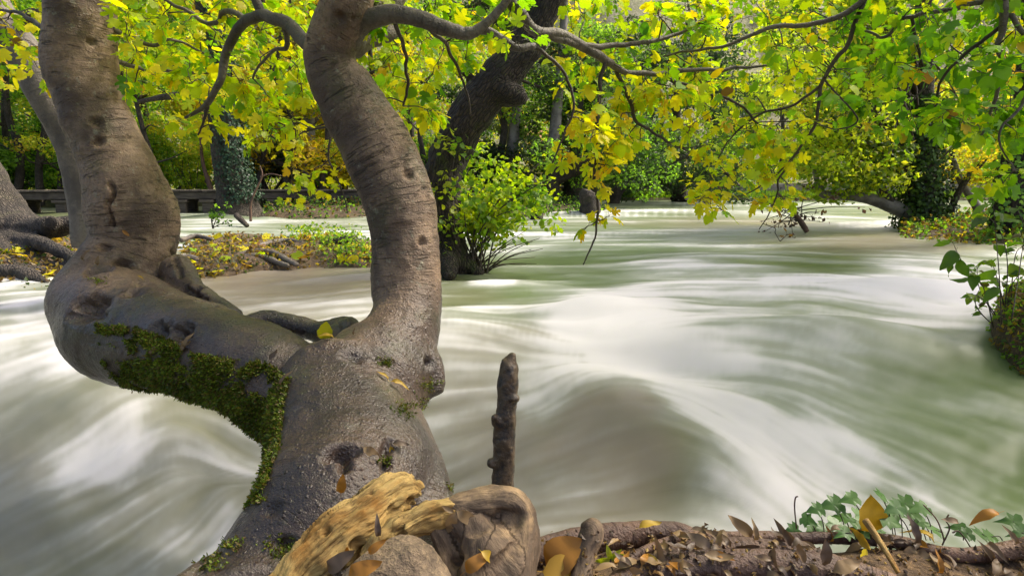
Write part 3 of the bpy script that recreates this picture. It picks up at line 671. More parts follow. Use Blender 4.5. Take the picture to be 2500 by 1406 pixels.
# --- canopy of the leaning fig
cf = Canopy(fig, 51)
cf.branch([(770,118,2.5,30),(740,90,2.55,27),(690,52,2.6,24),(630,38,2.7,21),(580,80,2.8,18),(550,140,2.9,16),(535,205,2.9,13),(500,262,2.95,10),(450,285,3,5)])
cf.branch([(640,40,2.7,18),(615,-10,2.7,16),(600,-80,2.75,14),(620,-200,2.8,10)])
cf.branch([(600,55,2.75,12),(560,20,2.9,10),(525,60,3.0,9),(480,40,3.1,7),(420,10,3.2,6),(360,-30,3.3,5)])
cf.branch([(505,258,2.95,8),(497,290,2.95,5),(480,330,3,3)])
cf.branch([(700,60,2.6,12),(700,110,2.7,9),(660,130,2.8,6),(620,190,2.9,4)])
cf.branch([(850,100,2.5,44),(885,62,2.47,40),(950,36,2.42,34),(1030,48,2.4,31),(1100,72,2.4,27),(1145,82,2.4,22),(1190,68,2.42,16),(1250,106,2.45,15),(1310,112,2.5,13)])
cf.branch([(1135,84,2.4,22),(1180,55,2.4,17),(1230,10,2.4,15),(1270,-60,2.4,13),(1330,-160,2.4,10)])
cf.branch([(820,120,2.56,36),(880,105,2.7,40),(930,88,2.8,34),(965,78,2.86,22)], seg=12)
cf.branch([(890,100,2.72,24),(940,60,2.85,22),(970,10,2.95,22),(990,-60,3.0,20)])
cf.branch([(920,30,2.5,16),(960,-20,2.6,12),(1030,-60,2.7,10),(1120,-90,2.8,7)])
cf.branch([(1235,-60,2.6,22),(1250,0,2.62,22),(1275,45,2.66,22),(1320,82,2.72,21),(1385,95,2.8,20),(1470,140,2.9,16),(1530,180,3,11),(1620,176,3.1,9),(1750,172,3.2,7),(1900,160,3.3,4)])
cf.branch([(1335,88,2.74,14),(1440,108,2.85,12),(1530,108,2.95,9),(1640,90,3.05,7),(1720,40,3.1,5)])
cf.branch([(1470,142,2.9,9),(1468,200,2.9,8),(1462,300,2.88,7),(1452,400,2.86,6),(1462,500,2.86,5),(1452,580,2.86,4),(1424,640,2.86,2.5)])
cf.branch([(1505,172,2.98,8),(1530,240,3.05,8),(1560,300,3.1,6),(1620,340,3.1,5),(1680,370,3.1,3)])
cf.branch([(1300,110,2.6,8),(1380,180,2.7,6),(1400,260,2.7,5),(1380,330,2.7,4),(1350,400,2.7,3)])
cf.branch([(1620,176,3.1,7),(1700,220,3.1,6),(1790,250,3.15,5),(1850,300,3.2,4)])
cf.branch([(268,50,3.1,10),(300,88,3.15,9),(370,110,3.2,7),(430,100,3.3,5),(520,140,3.4,4)])
cf.branch([(270,120,3.1,12),(290,150,3.2,10),(340,165,3.3,8),(440,175,3.5,6),(560,190,3.6,4)])
cf.branch([(130,60,3.1,9),(90,60,3.2,8),(40,30,3.3,6),(-30,20,3.4,4)])
cf.branch([(960,40,2.42,9),(985,120,2.6,7),(1000,200,2.7,6),(985,260,2.75,4)])
cf.branch([(1040,60,2.4,8),(1090,120,2.6,7),(1130,190,2.7,5),(1150,280,2.75,3)])
cf.branch([(885,420,2.6,5),(850,330,2.8,5),(800,310,2.9,5),(740,325,3.0,4),(660,290,3.1,3)])
cf.branch([(812,300,2.85,5),(800,380,2.8,4),(830,450,2.8,3),(850,520,2.8,2)])
# upper limbs that carry the roof of leaves above the picture
cf.world_branch([P(868,-90,2.45), (-.5,2.3,2.6), (-.1,1.8,3.1), (.4,1.2,3.4)], [.08,.06,.04,.015])
cf.world_branch([P(190,-120,3.1), (-2.2,3.0,2.6), (-1.8,2.2,3.2), (-1.2,1.3,3.5)], [.13,.10,.06,.02])
cf.world_branch([P(868,-90,2.45), (-.4,3.0,2.7), (.5,3.6,3.2), (1.4,3.9,3.4)], [.07,.05,.035,.015])
cf.world_branch([P(190,-120,3.1), (-2.4,3.6,2.7), (-2.0,4.4,3.3), (-1.2,5.0,3.6)], [.12,.09,.05,.02])
MIXY, MIXM, MIXG, MIXW = (5,4,1,0,.6,.1), (3,5,3,.3,.3,.05), (.3,2,6,3,.1,.05), (7,2.5,.3,0,1.2,.15)
TR = [(120,-50,275,250),(790,-50,900,110)]
cf.zone(270,-20,760,240,2.9,4.4,165,(4,5,2.2,.2,.35,.05),.12,avoid=TR)
cf.zone(400,180,740,330,2.8,3.6,36,MIXY,.12)
cf.zone(330,60,560,200,3.4,4.4,36,MIXM,.12)
cf.zone(-40,-30,125,210,3.2,4.2,26,MIXY,.12)
DTA = [(1075,190,1290,420),(1140,110,1330,280),(1230,20,1400,130)]
cf.zone(885,60,1190,330,2.7,3.8,78,(4,4.5,2.5,.3,.4,.05),.12,avoid=DTA)
cf.zone(900,-30,1330,70,2.5,3.4,46,(1.5,4,4,.6,.2,0),.12,avoid=DTA)
cf.zone(1180,60,1330,110,2.3,2.7,10,(.6,4,4,.5,0,0),.10)
cf.zone(1350,-20,1760,230,2.8,3.8,84,(2.5,5,3,.3,.5,.05),.115,avoid=DTA)
cf.zone(1360,240,1530,420,2.7,3.2,32,MIXW,.115)
cf.zone(1500,200,1740,380,2.9,3.4,38,MIXY,.11)
cf.zone(1415,440,1495,480,2.84,2.9,3,MIXW,.10,(5,7)); cf.zone(1420,520,1490,575,2.84,2.9,3,MIXW,.10,(5,8))
cf.zone(690,400,880,500,2.7,3.2,16,(6,4,.5,0,.6,0),.09,(2,5),avoid=[(860,380,1060,700)])
cf.zone(600,300,800,380,2.9,3.3,12,(6,4,.5,0,.6,0),.09,(2,5))
for _ in range(400):       # the roof of leaves overhead, out of the picture
    cf.cluster(np.array([cf.r.uniform(-3.2, 1.7), cf.r.uniform(.3, 4.3), cf.r.uniform(2.6, 3.7)]), MIXM, .13, int(cf.r.integers(4, 7)), far=2.2)
cf.finish()

# --- second fig, rooted on the right-hand shore outside the picture
F20 = np.array([4.6, 3.4, -.3])
fig2 = thing('fig_tree', 'overhanging fig with dense green leaves reaching in from beyond the right edge', 'tree', F20)
tp = spline([(4.7,3.4,-.5,.20),(4.6,3.4,.8,.17),(4.3,3.3,1.8,.15),(4.0,3.2,2.8,.12),(3.8,3.1,3.8,.07)], 40)
v, q_, t = tube(tp[:, :3], tp[:, 3], 16, lump=.12, seed=5); co, _ = axis_coords(v, [(tp[:, :3], tp[:, 3])])
build('trunk', v, [q_, t], M['grey_bark'], fig2, attrs={'bark': co, 'wet': np.zeros(len(v))})
c2 = Canopy(fig2, 52, .5)
a_ = P(2115, -20, 3.0)
c2.world_branch([tp[24, :3], (3.2,3.2,2.7), (2.4,3.05,2.25), a_], [.07,.05,.035,pxm(14,3)])
c2.branch([(2118,-20,3.0,14),(2110,0,3,14),(2060,38,3.02,13),(1960,60,3.06,11),(1880,72,3.1,10),(1800,98,3.15,8),(1700,122,3.2,6),(1620,135,3.3,4)])
c2.branch([(2116,-10,3.0,11),(2062,115,3.02,10),(2008,200,3.05,9),(2000,255,3.05,8),(1990,310,3.05,7),(1948,375,3.08,6),(1910,430,3.1,5),(1890,500,3.1,4),(1850,560,3.1,2)])
c2.branch([(2005,205,3.05,7),(1935,255,3.1,6),(1860,280,3.15,5),(1790,330,3.2,4),(1740,400,3.2,3)])
c2.branch([(2010,190,3.05,5),(2060,250,3.1,4),(2090,300,3.1,4),(2040,318,3.15,3),(1990,300,3.2,2)])
c2.branch([(1950,372,3.08,5),(1880,440,3.1,4),(1800,480,3.15,3),(1720,470,3.15,2)])
c2.world_branch([tp[22, :3], (3.4,3.1,2.3), P(2440,-40,3.0)], [.06,.04,.025])
c2.branch([(2440,-40,3,20),(2460,40,3,17),(2440,110,3,12),(2445,190,3,9),(2420,280,3.05,7),(2380,350,3.1,4)])
c2.branch([(2440,-10,3,13),(2330,20,3.05,11),(2220,40,3.1,9),(2160,90,3.15,7),(2080,60,3.2,4)])
c2.branch([(2450,60,3,10),(2360,130,3.1,8),(2300,200,3.15,6),(2280,290,3.2,4)])
c2.branch([(2225,40,3.1,8),(2240,120,3.15,6),(2260,200,3.2,5),(2220,250,3.2,3)])
c2.branch([(2460,40,3,12),(2520,120,2.9,10),(2500,240,2.9,8),(2440,330,2.9,5),(2480,420,2.9,3)])
c2.world_branch([tp[28, :3], (3.0,2.4,3.2), (2.0,2.0,3.4), (1.2,1.6,3.5)], [.06,.045,.03,.015])
c2.world_branch([tp[28, :3], (3.3,3.9,3.2), (2.6,4.6,3.3), (1.8,5.0,3.4)], [.06,.045,.03,.015])
c2.zone(1680,-20,2060,330,3.0,4.0,50,(2.6,5,2.6,.4,.4,.05),.12)
c2.zone(1690,380,1960,520,3.0,3.4,34,(7,4,.5,0,.8,.05),.105)
c2.zone(1780,300,1960,420,3.0,3.6,22,(4,5,1.5,.1,.4,0),.11)
c2.zone(2040,-20,2520,320,2.8,3.9,125,(.5,2.0,5,3,.25,.06),.13)
c2.zone(2200,250,2520,330,2.8,3.4,26,(.6,3,5,2,.25,.06),.13)
c2.zone(2390,400,2520,460,2.8,3.0,6,(.5,4,3,0,.1,0),.13)
c2.zone(1850,500,1930,600,3.05,3.15,2,(2,1,0,0,1,4),.06,(1,3))
for _ in range(170):
    c2.cluster(np.array([c2.r.uniform(1.3, 4.8), c2.r.uniform(.8, 5.2), c2.r.uniform(2.6, 3.7)]), MIXM, .13, int(c2.r.integers(4, 7)), far=2.2)
c2.finish()
# ================================================================== TREES BEHIND
def leaf_cloud(centres, radii, n, size, pal, seed, droop=0.0, flat=.6, shell=.55):
    """n small folded leaves spread through clumps; returns verts (5n), quads, colours"""
    r = rng(seed); centres = np.asarray(centres, float); radii = np.asarray(radii, float)
    w_ = radii.prod(1)**.667; k = r.choice(len(centres), n, p=w_/w_.sum())
    d = unit(r.normal(size=(n, 3))); rad = r.random(n)**(1/3.0)*(1-shell)+shell*r.random(n)**.25
    c = centres[k]+d*rad[:, None]*radii[k]
    c[:, 2] -= droop*np.abs(r.normal(size=n))
    nm = unit(np.array([0, 0, flat])+r.normal(size=(n, 3))*.55+d*.35); t = unit(np.cross(nm, r.normal(size=(n, 3)))); t[:, 2] -= .3; t = unit(t); s = np.cross(nm, t)
    L = (size*r.uniform(.6, 1.3, n))[:, None]; f = nm*L*.12
    V = np.stack([c-t*L*.5, c+s*L*.34-f, c+t*L*.5, c-s*L*.34-f], 1).reshape(-1, 3)
    Q = np.arange(4*n).reshape(-1, 4)
    pal = np.asarray(pal, float); ci = r.integers(0, len(pal), len(centres)); pick = np.where(r.random(n) < .6, ci[k], r.integers(0, len(pal), n))
    col = pal[pick]*r.uniform(.75, 1.2, (n, 1))
    return V, Q, np.repeat(col, 4, 0)
PAL_G = [(0.143, 0.286, 0.035), (0.214, 0.405, 0.048), (0.309, 0.5, 0.048), (0.106, 0.214, 0.035)]
PAL_YG = [(0.3, 0.45, 0.037), (0.45, 0.562, 0.037), (0.562, 0.562, 0.037), (0.188, 0.356, 0.037)]
PAL_Y = [(0.604, 0.517, 0.029), (0.7, 0.517, 0.029), (0.402, 0.431, 0.029), (0.517, 0.345, 0.029)]
PAL_D = [(.025,.06,.018), (.035,.075,.025), (.05,.09,.03), (.02,.045,.014)]
PAL_S = [(0.084, 0.14, 0.07), (0.126, 0.182, 0.084), (0.168, 0.21, 0.098), (0.07, 0.112, 0.042)]
def bare(path, rad, parent, mat, name='trunk', seg=12, lump=.12, seed=0, n=30):
    S = spline(np.hstack([np.array(path, float), np.array(rad, float)[:, None]]), n)
    v, q_, t = tube(S[:, :3], np.maximum(S[:, 3], .004), seg, lump=lump, seed=seed); co, _ = axis_coords(v, [(S[:, :3], np.maximum(S[:, 3], .004))])
    build(name, v, [q_, t], M[mat], parent, attrs={'bark': co, 'wet': np.zeros(len(v))}); return S
def tree(name, label, base, h, r0, lean, spread, crown0, nl, size, pal, seed, mat='far_bark', limbs=8, nclump=42, clump=.75, droop=0.0, group=None, cat='tree', top=None, bend=.3):
    """trunk with limbs, crown of leaf clumps hung on the limbs"""
    r = rng(seed); base = np.asarray(base, float); root = thing(name, label, cat, base, group)
    tip = base+np.array([lean[0], lean[1], h]); m1 = base*.65+tip*.35+r.normal(size=3)*[bend, bend*.6, 0]; m2 = base*.3+tip*.7+r.normal(size=3)*[bend, bend*.6, 0]
    S = bare([base-[0, 0, .25], base+[0, 0, .05], m1, m2, tip], [r0*1.7, r0*1.25, r0*.85, r0*.55, r0*.15], root, mat, seed=seed)
    lb = MB(); cen = []; rad = []
    for k in range(limbs):
        i = int(np.interp(crown0+(1-crown0)*(k+r.random())/limbs, [0, 1], [0, len(S)-1])); st = S[i, :3]; az = k*2.4+r.random()
        L = spread*(1.1-.5*(i/len(S)))*r.uniform(.7, 1.15); e = st+np.array([math.cos(az)*L, math.sin(az)*L, L*r.uniform(.05, .6)-droop])
        mid = (st+e)/2+np.array([0, 0, L*.16])+r.normal(size=3)*.1*L
        pth = spline([st, mid, e], 10); lb.add(*tube(pth, np.linspace(max(S[i, 3]*.5, .012), .006, 10), 6))
        for f in (.45, .7, .9, 1.0):
            p = pth[min(9, int(f*9))]
            for _ in range(max(1, nclump//(limbs*4))):
                cp = p+r.normal(size=3)*[.4*clump, .4*clump, .3*clump]; cen.append(cp); rad.append(np.array([1, 1, .62])*clump*r.uniform(.55, 1.15))
                tw = spline([p, (p+cp)/2+r.normal(size=3)*.08, cp], 5); lb.add(*tube(tw, np.linspace(.012, .005, 5), 4))
    lb.build('limb', M['twig'], root)['kind'] = 'stuff'
    V, Q, C = leaf_cloud(cen, rad, nl, size, pal, seed+1, droop=droop*.25)
    build('crown', V, [Q], M['far_leaf'], root, cols=C, smooth=False)
    return root
def ivy_on(root, path, rad, n, size, seed, thick=.12, pal=PAL_D, name='ivy'):
    """ivy leaves clinging round a stem"""
    r = rng(seed); S = spline(np.hstack([np.array(path, float), np.array(rad, float)[:, None]]), 60); i = r.integers(0, 60, n); t, nn, b = frames(S[:, :3])
    a = r.random(n)*6.283; d = nn[i]*np.cos(a)[:, None]+b[i]*np.sin(a)[:, None]; c = S[i, :3]+d*(S[i, 3]+r.random(n)**2*thick)[:, None]+t[i]*r.normal(size=(n, 1))*.05
    nm = unit(d+r.normal(size=(n, 3))*.45+[0, 0, .25]); tt = unit(np.cross(nm, r.normal(size=(n, 3)))+[0, 0, -.5]); s = unit(np.cross(nm, tt)); L = (size*r.uniform(.6, 1.3, n))[:, None]
    V = np.stack([c-tt*L*.4, c+s*L*.42, c+tt*L*.6, c-s*L*.42], 1).reshape(-1, 3); C = np.repeat(np.asarray(pal)[r.integers(0, len(pal), n)]*r.uniform(.7, 1.3, (n, 1)), 4, 0)
    o = build(name, V, [np.arange(4*n).reshape(-1, 4)], M['ivy'], root, cols=C, smooth=False); o['kind'] = 'stuff'; return o
def shrub(name, label, base, h, wd, nl, size, pal, seed, stems=9, group=None, mat='far_leaf', dep=None):
    r = rng(seed); base = np.asarray(base, float); root = thing(name, label, 'shrub', base, group); mb = MB(); cen = []; rad = []
    for k in range(stems):
        az = r.random()*6.283; L = wd*r.uniform(.3, 1); e = base+np.array([math.cos(az)*L, math.sin(az)*L*.7, h*r.uniform(.55, 1)])
        p = spline([base+r.normal(size=3)*[.12*wd, .12*wd, 0]-[0, 0, .1], (base+e)/2+np.array([0, 0, .12*h])+r.normal(size=3)*.05, e], 9); mb.add(*tube(p, np.linspace(.018, .005, 9)*min(1, h), 5))
        for f in (4, 6, 8): cen.append(p[f]+r.normal(size=3)*.12*wd); rad.append(np.array([.34, .34, .26])*wd*r.uniform(.6, 1.1))
    mb.build('stem', M['twig'], root)['kind'] = 'stuff'
    V, Q, C = leaf_cloud(cen, rad, nl, size, pal, seed+1, shell=.3); build('foliage', V, [Q], M[mat], root, cols=C, smooth=False)['kind'] = 'stuff'
    return root

def B(px, d, z=.3): p = P(px, 480, d); p[2] = z; return p
# --- dark leaning tree with rough mossy bark
DT = thing('leaning_tree', 'dark rough-barked mossy tree leaning right out of the river behind the fig', 'tree', P(1090, 655, 7.0))
DTW = [(1085, 680, 7.0, 63.1), (1092, 640, 7.0, 53.5), (1090, 560, 7.05, 42.1), (1082, 480, 7.1, 42.1), (1090, 400, 7.1, 45.4), (1130, 310, 7.1, 46.9), (1185, 235, 7.1, 46.9), (1240, 165, 7.15, 45.4), (1290, 100, 7.2, 42.1), (1330, 20, 7.25, 38.8), (1355, -60, 7.3, 37.3), (1400, -250, 7.4, 30.7)]
dp = pxpath(DTW, 80); knob = pxpath([(1215,215,7.0,34),(1258,236,6.95,25),(1284,246,6.92,12)], 12)
roots_ = [pxpath([(1085,625,7.0,40),(1050,652,6.8,26),(1010,672,6.6,14)], 12), pxpath([(1095,625,7.0,40),(1140,650,6.9,24),(1175,668,6.8,10)], 12), pxpath([(1090,620,6.9,36),(1095,655,6.6,26),(1100,680,6.4,14)], 12)]
V, N, Fq, Ft = remeshed([tube(dp[0], dp[1], 22), tube(*knob, 14)]+[tube(*k, 10) for k in roots_], .026, 5)
bk, _ = axis_coords(V, [dp])
V = V+N*((fbm(V*4, 61, 4)-.5)*.09+(fbm(np.stack([bk[:, 0]*14, bk[:, 1]*14, bk[:, 2]*4], 1), 62, 3)-.5)*.06)[:, None]
build('trunk', V, [Fq]+([Ft] if len(Ft) else []), M['dark_bark'], DT, attrs={'bark': bk, 'wet': 0*V[:, 0]})
mb = MB(); cen = []; rad = []; r = rng(63)
for k in range(9):
    st = dp[0][int(60+k*2)]; az = k*2.4; e = st+np.array([math.cos(az)*1.6, math.sin(az)*1.4, r.uniform(.8, 1.8)]); pth = spline([st, (st+e)/2+[0, 0, .3], e], 10); mb.add(*tube(pth, np.linspace(.06, .01, 10), 6))
    for f in (5, 7, 9): cen.append(pth[f]+r.normal(size=3)*.2); rad.append([.6, .6, .4])
mb.build('limb', M['twig'], DT)['kind'] = 'stuff'
V, Q, C = leaf_cloud(cen, rad, 3500, .10, PAL_YG, 64); build('crown', V, [Q], M['far_leaf'], DT, cols=C, smooth=False)

# --- grey leaning trunk behind the fig's left stem and the old trunk at the far left
LT = thing('grey_tree', 'slim grey tree crossing behind the left fig stem', 'tree', P(230, 560, 5.2))
gp = [P(*a) for a in ((235,600,5.2),(215,450,5.2),(170,330,5.15),(105,210,5.1),(50,120,5.1),(5,50,5.1),(-40,-40,5.1),(-100,-250,5.1))]
bare(gp, [pxm(a, 5.2) for a in (52,46,42,40,38,36,33,26)], LT, 'grey_bark', seed=66, n=50)
bare([P(40,80,5.1), P(90,30,5.0), P(120,48,4.9)], [.04,.035,.012], LT, 'twig', 'branch', 7)
mb = MB(); cen = [gp[-1]+rng(67).normal(size=3)*[.9, .7, .4] for _ in range(14)]
V, Q, C = leaf_cloud(cen, [[.5, .5, .35]]*14, 2500, .10, PAL_YG, 68); build('crown', V, [Q], M['far_leaf'], LT, cols=C, smooth=False)
OT = thing('old_tree', 'thick old trunk on the root islet at the left edge with a sawn limb stub', 'tree', P(10, 580, 8.6))
parts = [tube(*pxpath([(30,620,8.4,110),(-5,560,8.6,85),(-40,490,8.7,70),(-80,400,8.8,60),(-140,250,8.8,55),(-200,60,8.8,45)], 40), 20),
         tube(*pxpath([(30,560,8.3,40),(90,560,8.0,30),(130,555,7.8,26),(200,548,7.7,22),(260,552,7.6,16)], 30), 14),
         tube(*pxpath([(128,558,7.8,24),(124,548,7.6,22),(121,545,7.5,19)], 10), 12)]
for w_ in ([(20,590,8.2,40),(70,592,7.6,22),(120,602,7.0,17),(200,640,6.5,12)], [(-20,600,8,40),(40,650,6.8,20),(110,668,6.5,14),(180,690,6.2,8)], [(-40,610,7.6,40),(-20,660,6.6,22),(50,668,6.4,20),(100,686,6.2,14),(130,700,6.1,8)], [(60,590,8,24),(50,640,6.9,14),(30,660,6.6,12)], [(10,600,8,26),(90,640,7,13),(160,650,6.6,9),(190,650,6.5,6)]):
    parts.append(tube(*pxpath(w_, 26), 10))
V, N, Fq, Ft = remeshed(parts, .022, 4); op = pxpath([(30,620,8.4,110),(-40,490,8.7,70),(-200,60,8.8,45)], 30); bk, _ = axis_coords(V, [op])
V = V+N*((fbm(V*5, 71, 4)-.5)*.07)[:, None]; build('trunk', V, [Fq]+([Ft] if len(Ft) else []), M['far_bark'], OT, attrs={'bark': bk, 'wet': 0*V[:, 0]})
cut = P(120, 545, 7.42); th = np.linspace(0, 6.283, 17)[:-1]; R_ = pxm(15, 7.4)
build('cut_face', np.vstack([[cut], cut+np.stack([np.cos(th)*R_, .03+0*th, np.sin(th)*R_*.9], 1)]), [np.array([[0, 1+i, 1+(i+1) % 16] for i in range(16)])], M['far_bark'], OT, attrs={'bark': np.zeros((17, 3))})

# --- boardwalk ---------------------------------------------------------------
n = NT('weathered_wood'); ob = n.obco(); g = n.noise(n.mapv(ob, (3, 30, 30)), 1.0, 5); c = n.mix(n.ramp(g, [(.35, 0.), (.7, 1.)]), (.045, .037, .03), (.12, .10, .078)); c = n.mix(n.ramp(n.noise(ob, 2.5, 4), [(.5, 0.), (.7, 1.)]), c, (.04, .033, .027)); n.principled(c, .85, n.bump(g, .5, .01)); M['wood'] = n.m
def boxm(w_, d_, h_, bev=.0):
    x, y, z = w_/2, d_/2, h_/2; V = np.array([[a*x, b*y, c_*z] for a in (-1, 1) for b in (-1, 1) for c_ in (-1, 1)])
    Q = np.array([[0, 1, 3, 2], [4, 6, 7, 5], [0, 4, 5, 1], [2, 3, 7, 6], [0, 2, 6, 4], [1, 5, 7, 3]]); return V, Q
def box(name, c, size, mat, parent, rz=0.0, rx=0.0):
    V, Q = boxm(*size); o = obj(name, make_mesh(name, V, [Q], smooth=False), M[mat], parent); c = np.asarray(c, float)-(rootloc(parent) if parent is not None else 0)
    o.location = tuple(c); o.rotation_euler = (rx, 0, rz); b = o.modifiers.new('b', 'BEVEL'); b.width = min(size)*.12; b.segments = 1; return o
A_, B_ = P(-260, 470, 19.0), P(1000, 470, 21.5); A_[2] = B_[2] = .74; bl = np.linalg.norm((B_-A_)[:2]); bd = unit(B_-A_); ang = math.atan2(bd[1], bd[0])
BW = thing('boardwalk', 'low weathered plank boardwalk crossing the water on stubby piers', 'boardwalk', (A_+B_)/2*[1, 1, 0])
npl = 110; me_p = None; r = rng(81)
for k in range(npl):
    c = A_+(B_-A_)*((k+.5)/npl); V, Q = boxm(bl/npl*.93, 1.25, .055)
    if me_p is None: me_p = make_mesh('plank', V, [Q], smooth=False); me_p.materials.append(M['wood'])
    o = obj('plank', me_p, None, BW); c = c-rootloc(BW)+np.array([0, 0, r.normal()*.006]); o.location = tuple(c); o.rotation_euler = (r.normal()*.006, 0, ang+r.normal()*.008)
for s in (-.5, .5): 
    off = np.array([-bd[1], bd[0], 0])*s
    for k in range(6):
        c = A_+(B_-A_)*((k+.5)/6)+off; box('beam', c-[0, 0, .16], (bl/6*.985, .12, .24), 'wood', BW, ang)
for px in (60, 80, 440, 500, 655, 745, 860, 300, 180, -120):
    f = np.clip((P(px, 470, 20)[0]-A_[0])/(B_[0]-A_[0]), 0, 1); c = A_+(B_-A_)*f
    for s in (-.45, .45):
        p = c+np.array([-bd[1], bd[0], 0])*s; box('pier', (p[0], p[1], -.02), (.34, .26, .92), 'wood', BW, ang)
    box('cap_beam', (c[0], c[1], .40), (.46, 1.3, .085), 'wood', BW, ang)

# --- wood on the left bank -----------------------------------------------------
IV = thing('ivy_tree', 'tall trunk sheathed in dark ivy standing beside the boardwalk', 'tree', B(565, 17.6, 0))
ip = [P(590,530,17.6), P(578,490,17.6), P(560,420,17.6), P(545,330,17.6), P(530,200,17.6), P(510,60,17.6), P(490,-150,17.6), P(470,-500,17.6)]; ir = [pxm(a, 17.6) for a in (62, 46, 36, 30, 27, 25, 22, 10)]
ip[0][2] = -.3; bare(ip, ir, IV, 'far_bark', seed=83, n=50, seg=14); ivy_on(IV, [a_+[.22, -.1, 0] for a_ in ip[1:]], [x*.75 for x in ir[1:]], 11000, .08, 84, .24, [(.02,.05,.024), (.03,.066,.032), (.042,.08,.04), (.014,.03,.016)])
bare([P(545,300,17.6), P(480,240,17.3), P(420,235,17), P(330,250,16.8)], [.18,.14,.10,.04], IV, 'far_bark', 'branch', 8)
cen = [ip[-1]+rng(85).normal(size=3)*0+rng(850+k).normal(size=3)*[2.2, 1.6, 1.2]-[0, 0, 1.2] for k in range(40)]
V, Q, C = leaf_cloud(cen, [[.9, .9, .6]]*40, 9000, .14, PAL_YG, 86); build('crown', V, [Q], M['far_leaf'], IV, cols=C, smooth=False)
TL = [ # px, depth, height, radius, lean, spread, palette, label, bark
 (40,25,8,.16,(.6,0),2.6,PAL_G,'slender dark tree behind the boardwalk near the left edge','far_bark'),
 (140,27,9,.14,(-.8,0),2.8,PAL_G,'crooked thin tree deep in the shade left of the fig stems','far_bark'),
 (300,24.5,8.5,.15,(.8,0),2.8,PAL_YG,'bushy light green tree between the ivy trunk and the left fig stem','far_bark'),
 (410,27,9.5,.18,(-1,0),3.2,PAL_YG,'tree with sunlit yellow-green crown left of the ivy trunk','far_bark'),
 (500,30,11,.2,(.6,0),3.4,PAL_G,'tall tree hidden directly behind the ivy trunk','far_bark'),
 (655,25,9,.13,(-1.8,0),2.8,PAL_Y,'thin leaning tree with yellow crown right of the ivy trunk','far_bark'),
 (755,23.8,9,.28,(.1,0),2.6,PAL_Y,'stout grey trunk standing behind the boardwalk between ivy trunk and right fig stem','pale_bark'),
 (700,28,10,.16,(.8,0),3.0,PAL_YG,'slim dark tree left of the stout grey trunk behind the boardwalk','far_bark'),
 (840,26,9,.15,(1.0,0),2.8,PAL_Y,'golden tree half hidden by the right fig stem','far_bark'),
 (1020,26,9.5,.15,(-.3,0),2.8,PAL_YG,'slim tree glimpsed between the right fig stem and the dark leaning trunk','far_bark'),
 (1240,24,10,.26,(-.2,0),2.6,PAL_S,'grey trunk hung with dry vines left of the paler twin','pale_bark'),
 (1335,23.5,11,.24,(.5,0),2.6,PAL_S,'pale bare-limbed trunk with dry vines above the leafy shrub','pale_bark'),
 (1160,31,11,.2,(0,0),3.2,PAL_D,'dark tree filling the gap behind the rough leaning trunk','far_bark'),
 (-90,23.5,8.5,.2,(1.0,0),2.8,PAL_G,'dark bushy tree at the left edge behind the boardwalk','far_bark'),
 (220,32,12,.2,(0,0),3.6,PAL_G,'tall green tree farthest back behind the left fig stem','far_bark'),
 (920,32,12,.2,(0,0),3.6,PAL_Y,'tall yellowing tree farthest back behind the right fig stem','far_bark'),
]
for k, (px, d, h, r0, ln, spd, pal, lab, bk_) in enumerate(TL):
    tree('woodland_tree', lab, B(px, d, .3), h, r0, ln, spd, .22, 9000, .17, pal, 300+7*k, bk_, limbs=11, nclump=66, clump=.85, group='trees of the wood behind the boardwalk')
SL = [(20,23.8,2.4,1.5,PAL_G),(130,24.5,2.6,1.7,PAL_G),(260,23.8,2.4,1.6,PAL_YG),(370,24,3.2,1.8,PAL_YG),(460,24.5,3.6,1.9,PAL_YG),(640,23.8,2.4,1.3,PAL_S),(700,24.6,2.4,1.4,PAL_S),(800,24,2.2,1.3,PAL_YG),(880,24.4,2.6,1.5,PAL_YG),(960,24,2.2,1.3,PAL_G),(1080,24.5,2.6,1.6,PAL_G),(1170,24,2.4,1.5,PAL_D),(330,26,4.2,2,PAL_YG),(90,27,4,2.2,PAL_D),(600,27,4,2,PAL_YG),(780,28,4,2,PAL_Y)]
SLAB = ['low green shrub at the far left end of the boardwalk','dark shrub in the shade behind the left stretch of boardwalk','shrub just behind the left fig stem','yellow-green shrub right of the left fig stem','tall green shrub left of the ivy trunk','grey-green shrub right of the ivy trunk','grey-green shrub between ivy trunk and stout grey trunk','shrub right of the stout grey trunk','yellow-green shrub left of the right fig stem','shrub hidden behind the right fig stem','shrub behind the dark leaning trunk','dark shrub right of the dark leaning trunk','tall sunlit shrub above the boardwalk left of the ivy trunk','tall dark shrub deep behind the left boardwalk','tall sunlit shrub behind the ivy trunk','golden shrub behind the stout grey trunk']
for k, (px, d, h, wd, pal) in enumerate(SL):
    shrub('bank_shrub', SLAB[k], B(px, d, .25), h, wd, 3600, .13, pal, 500+5*k, group='shrubs behind the boardwalk')
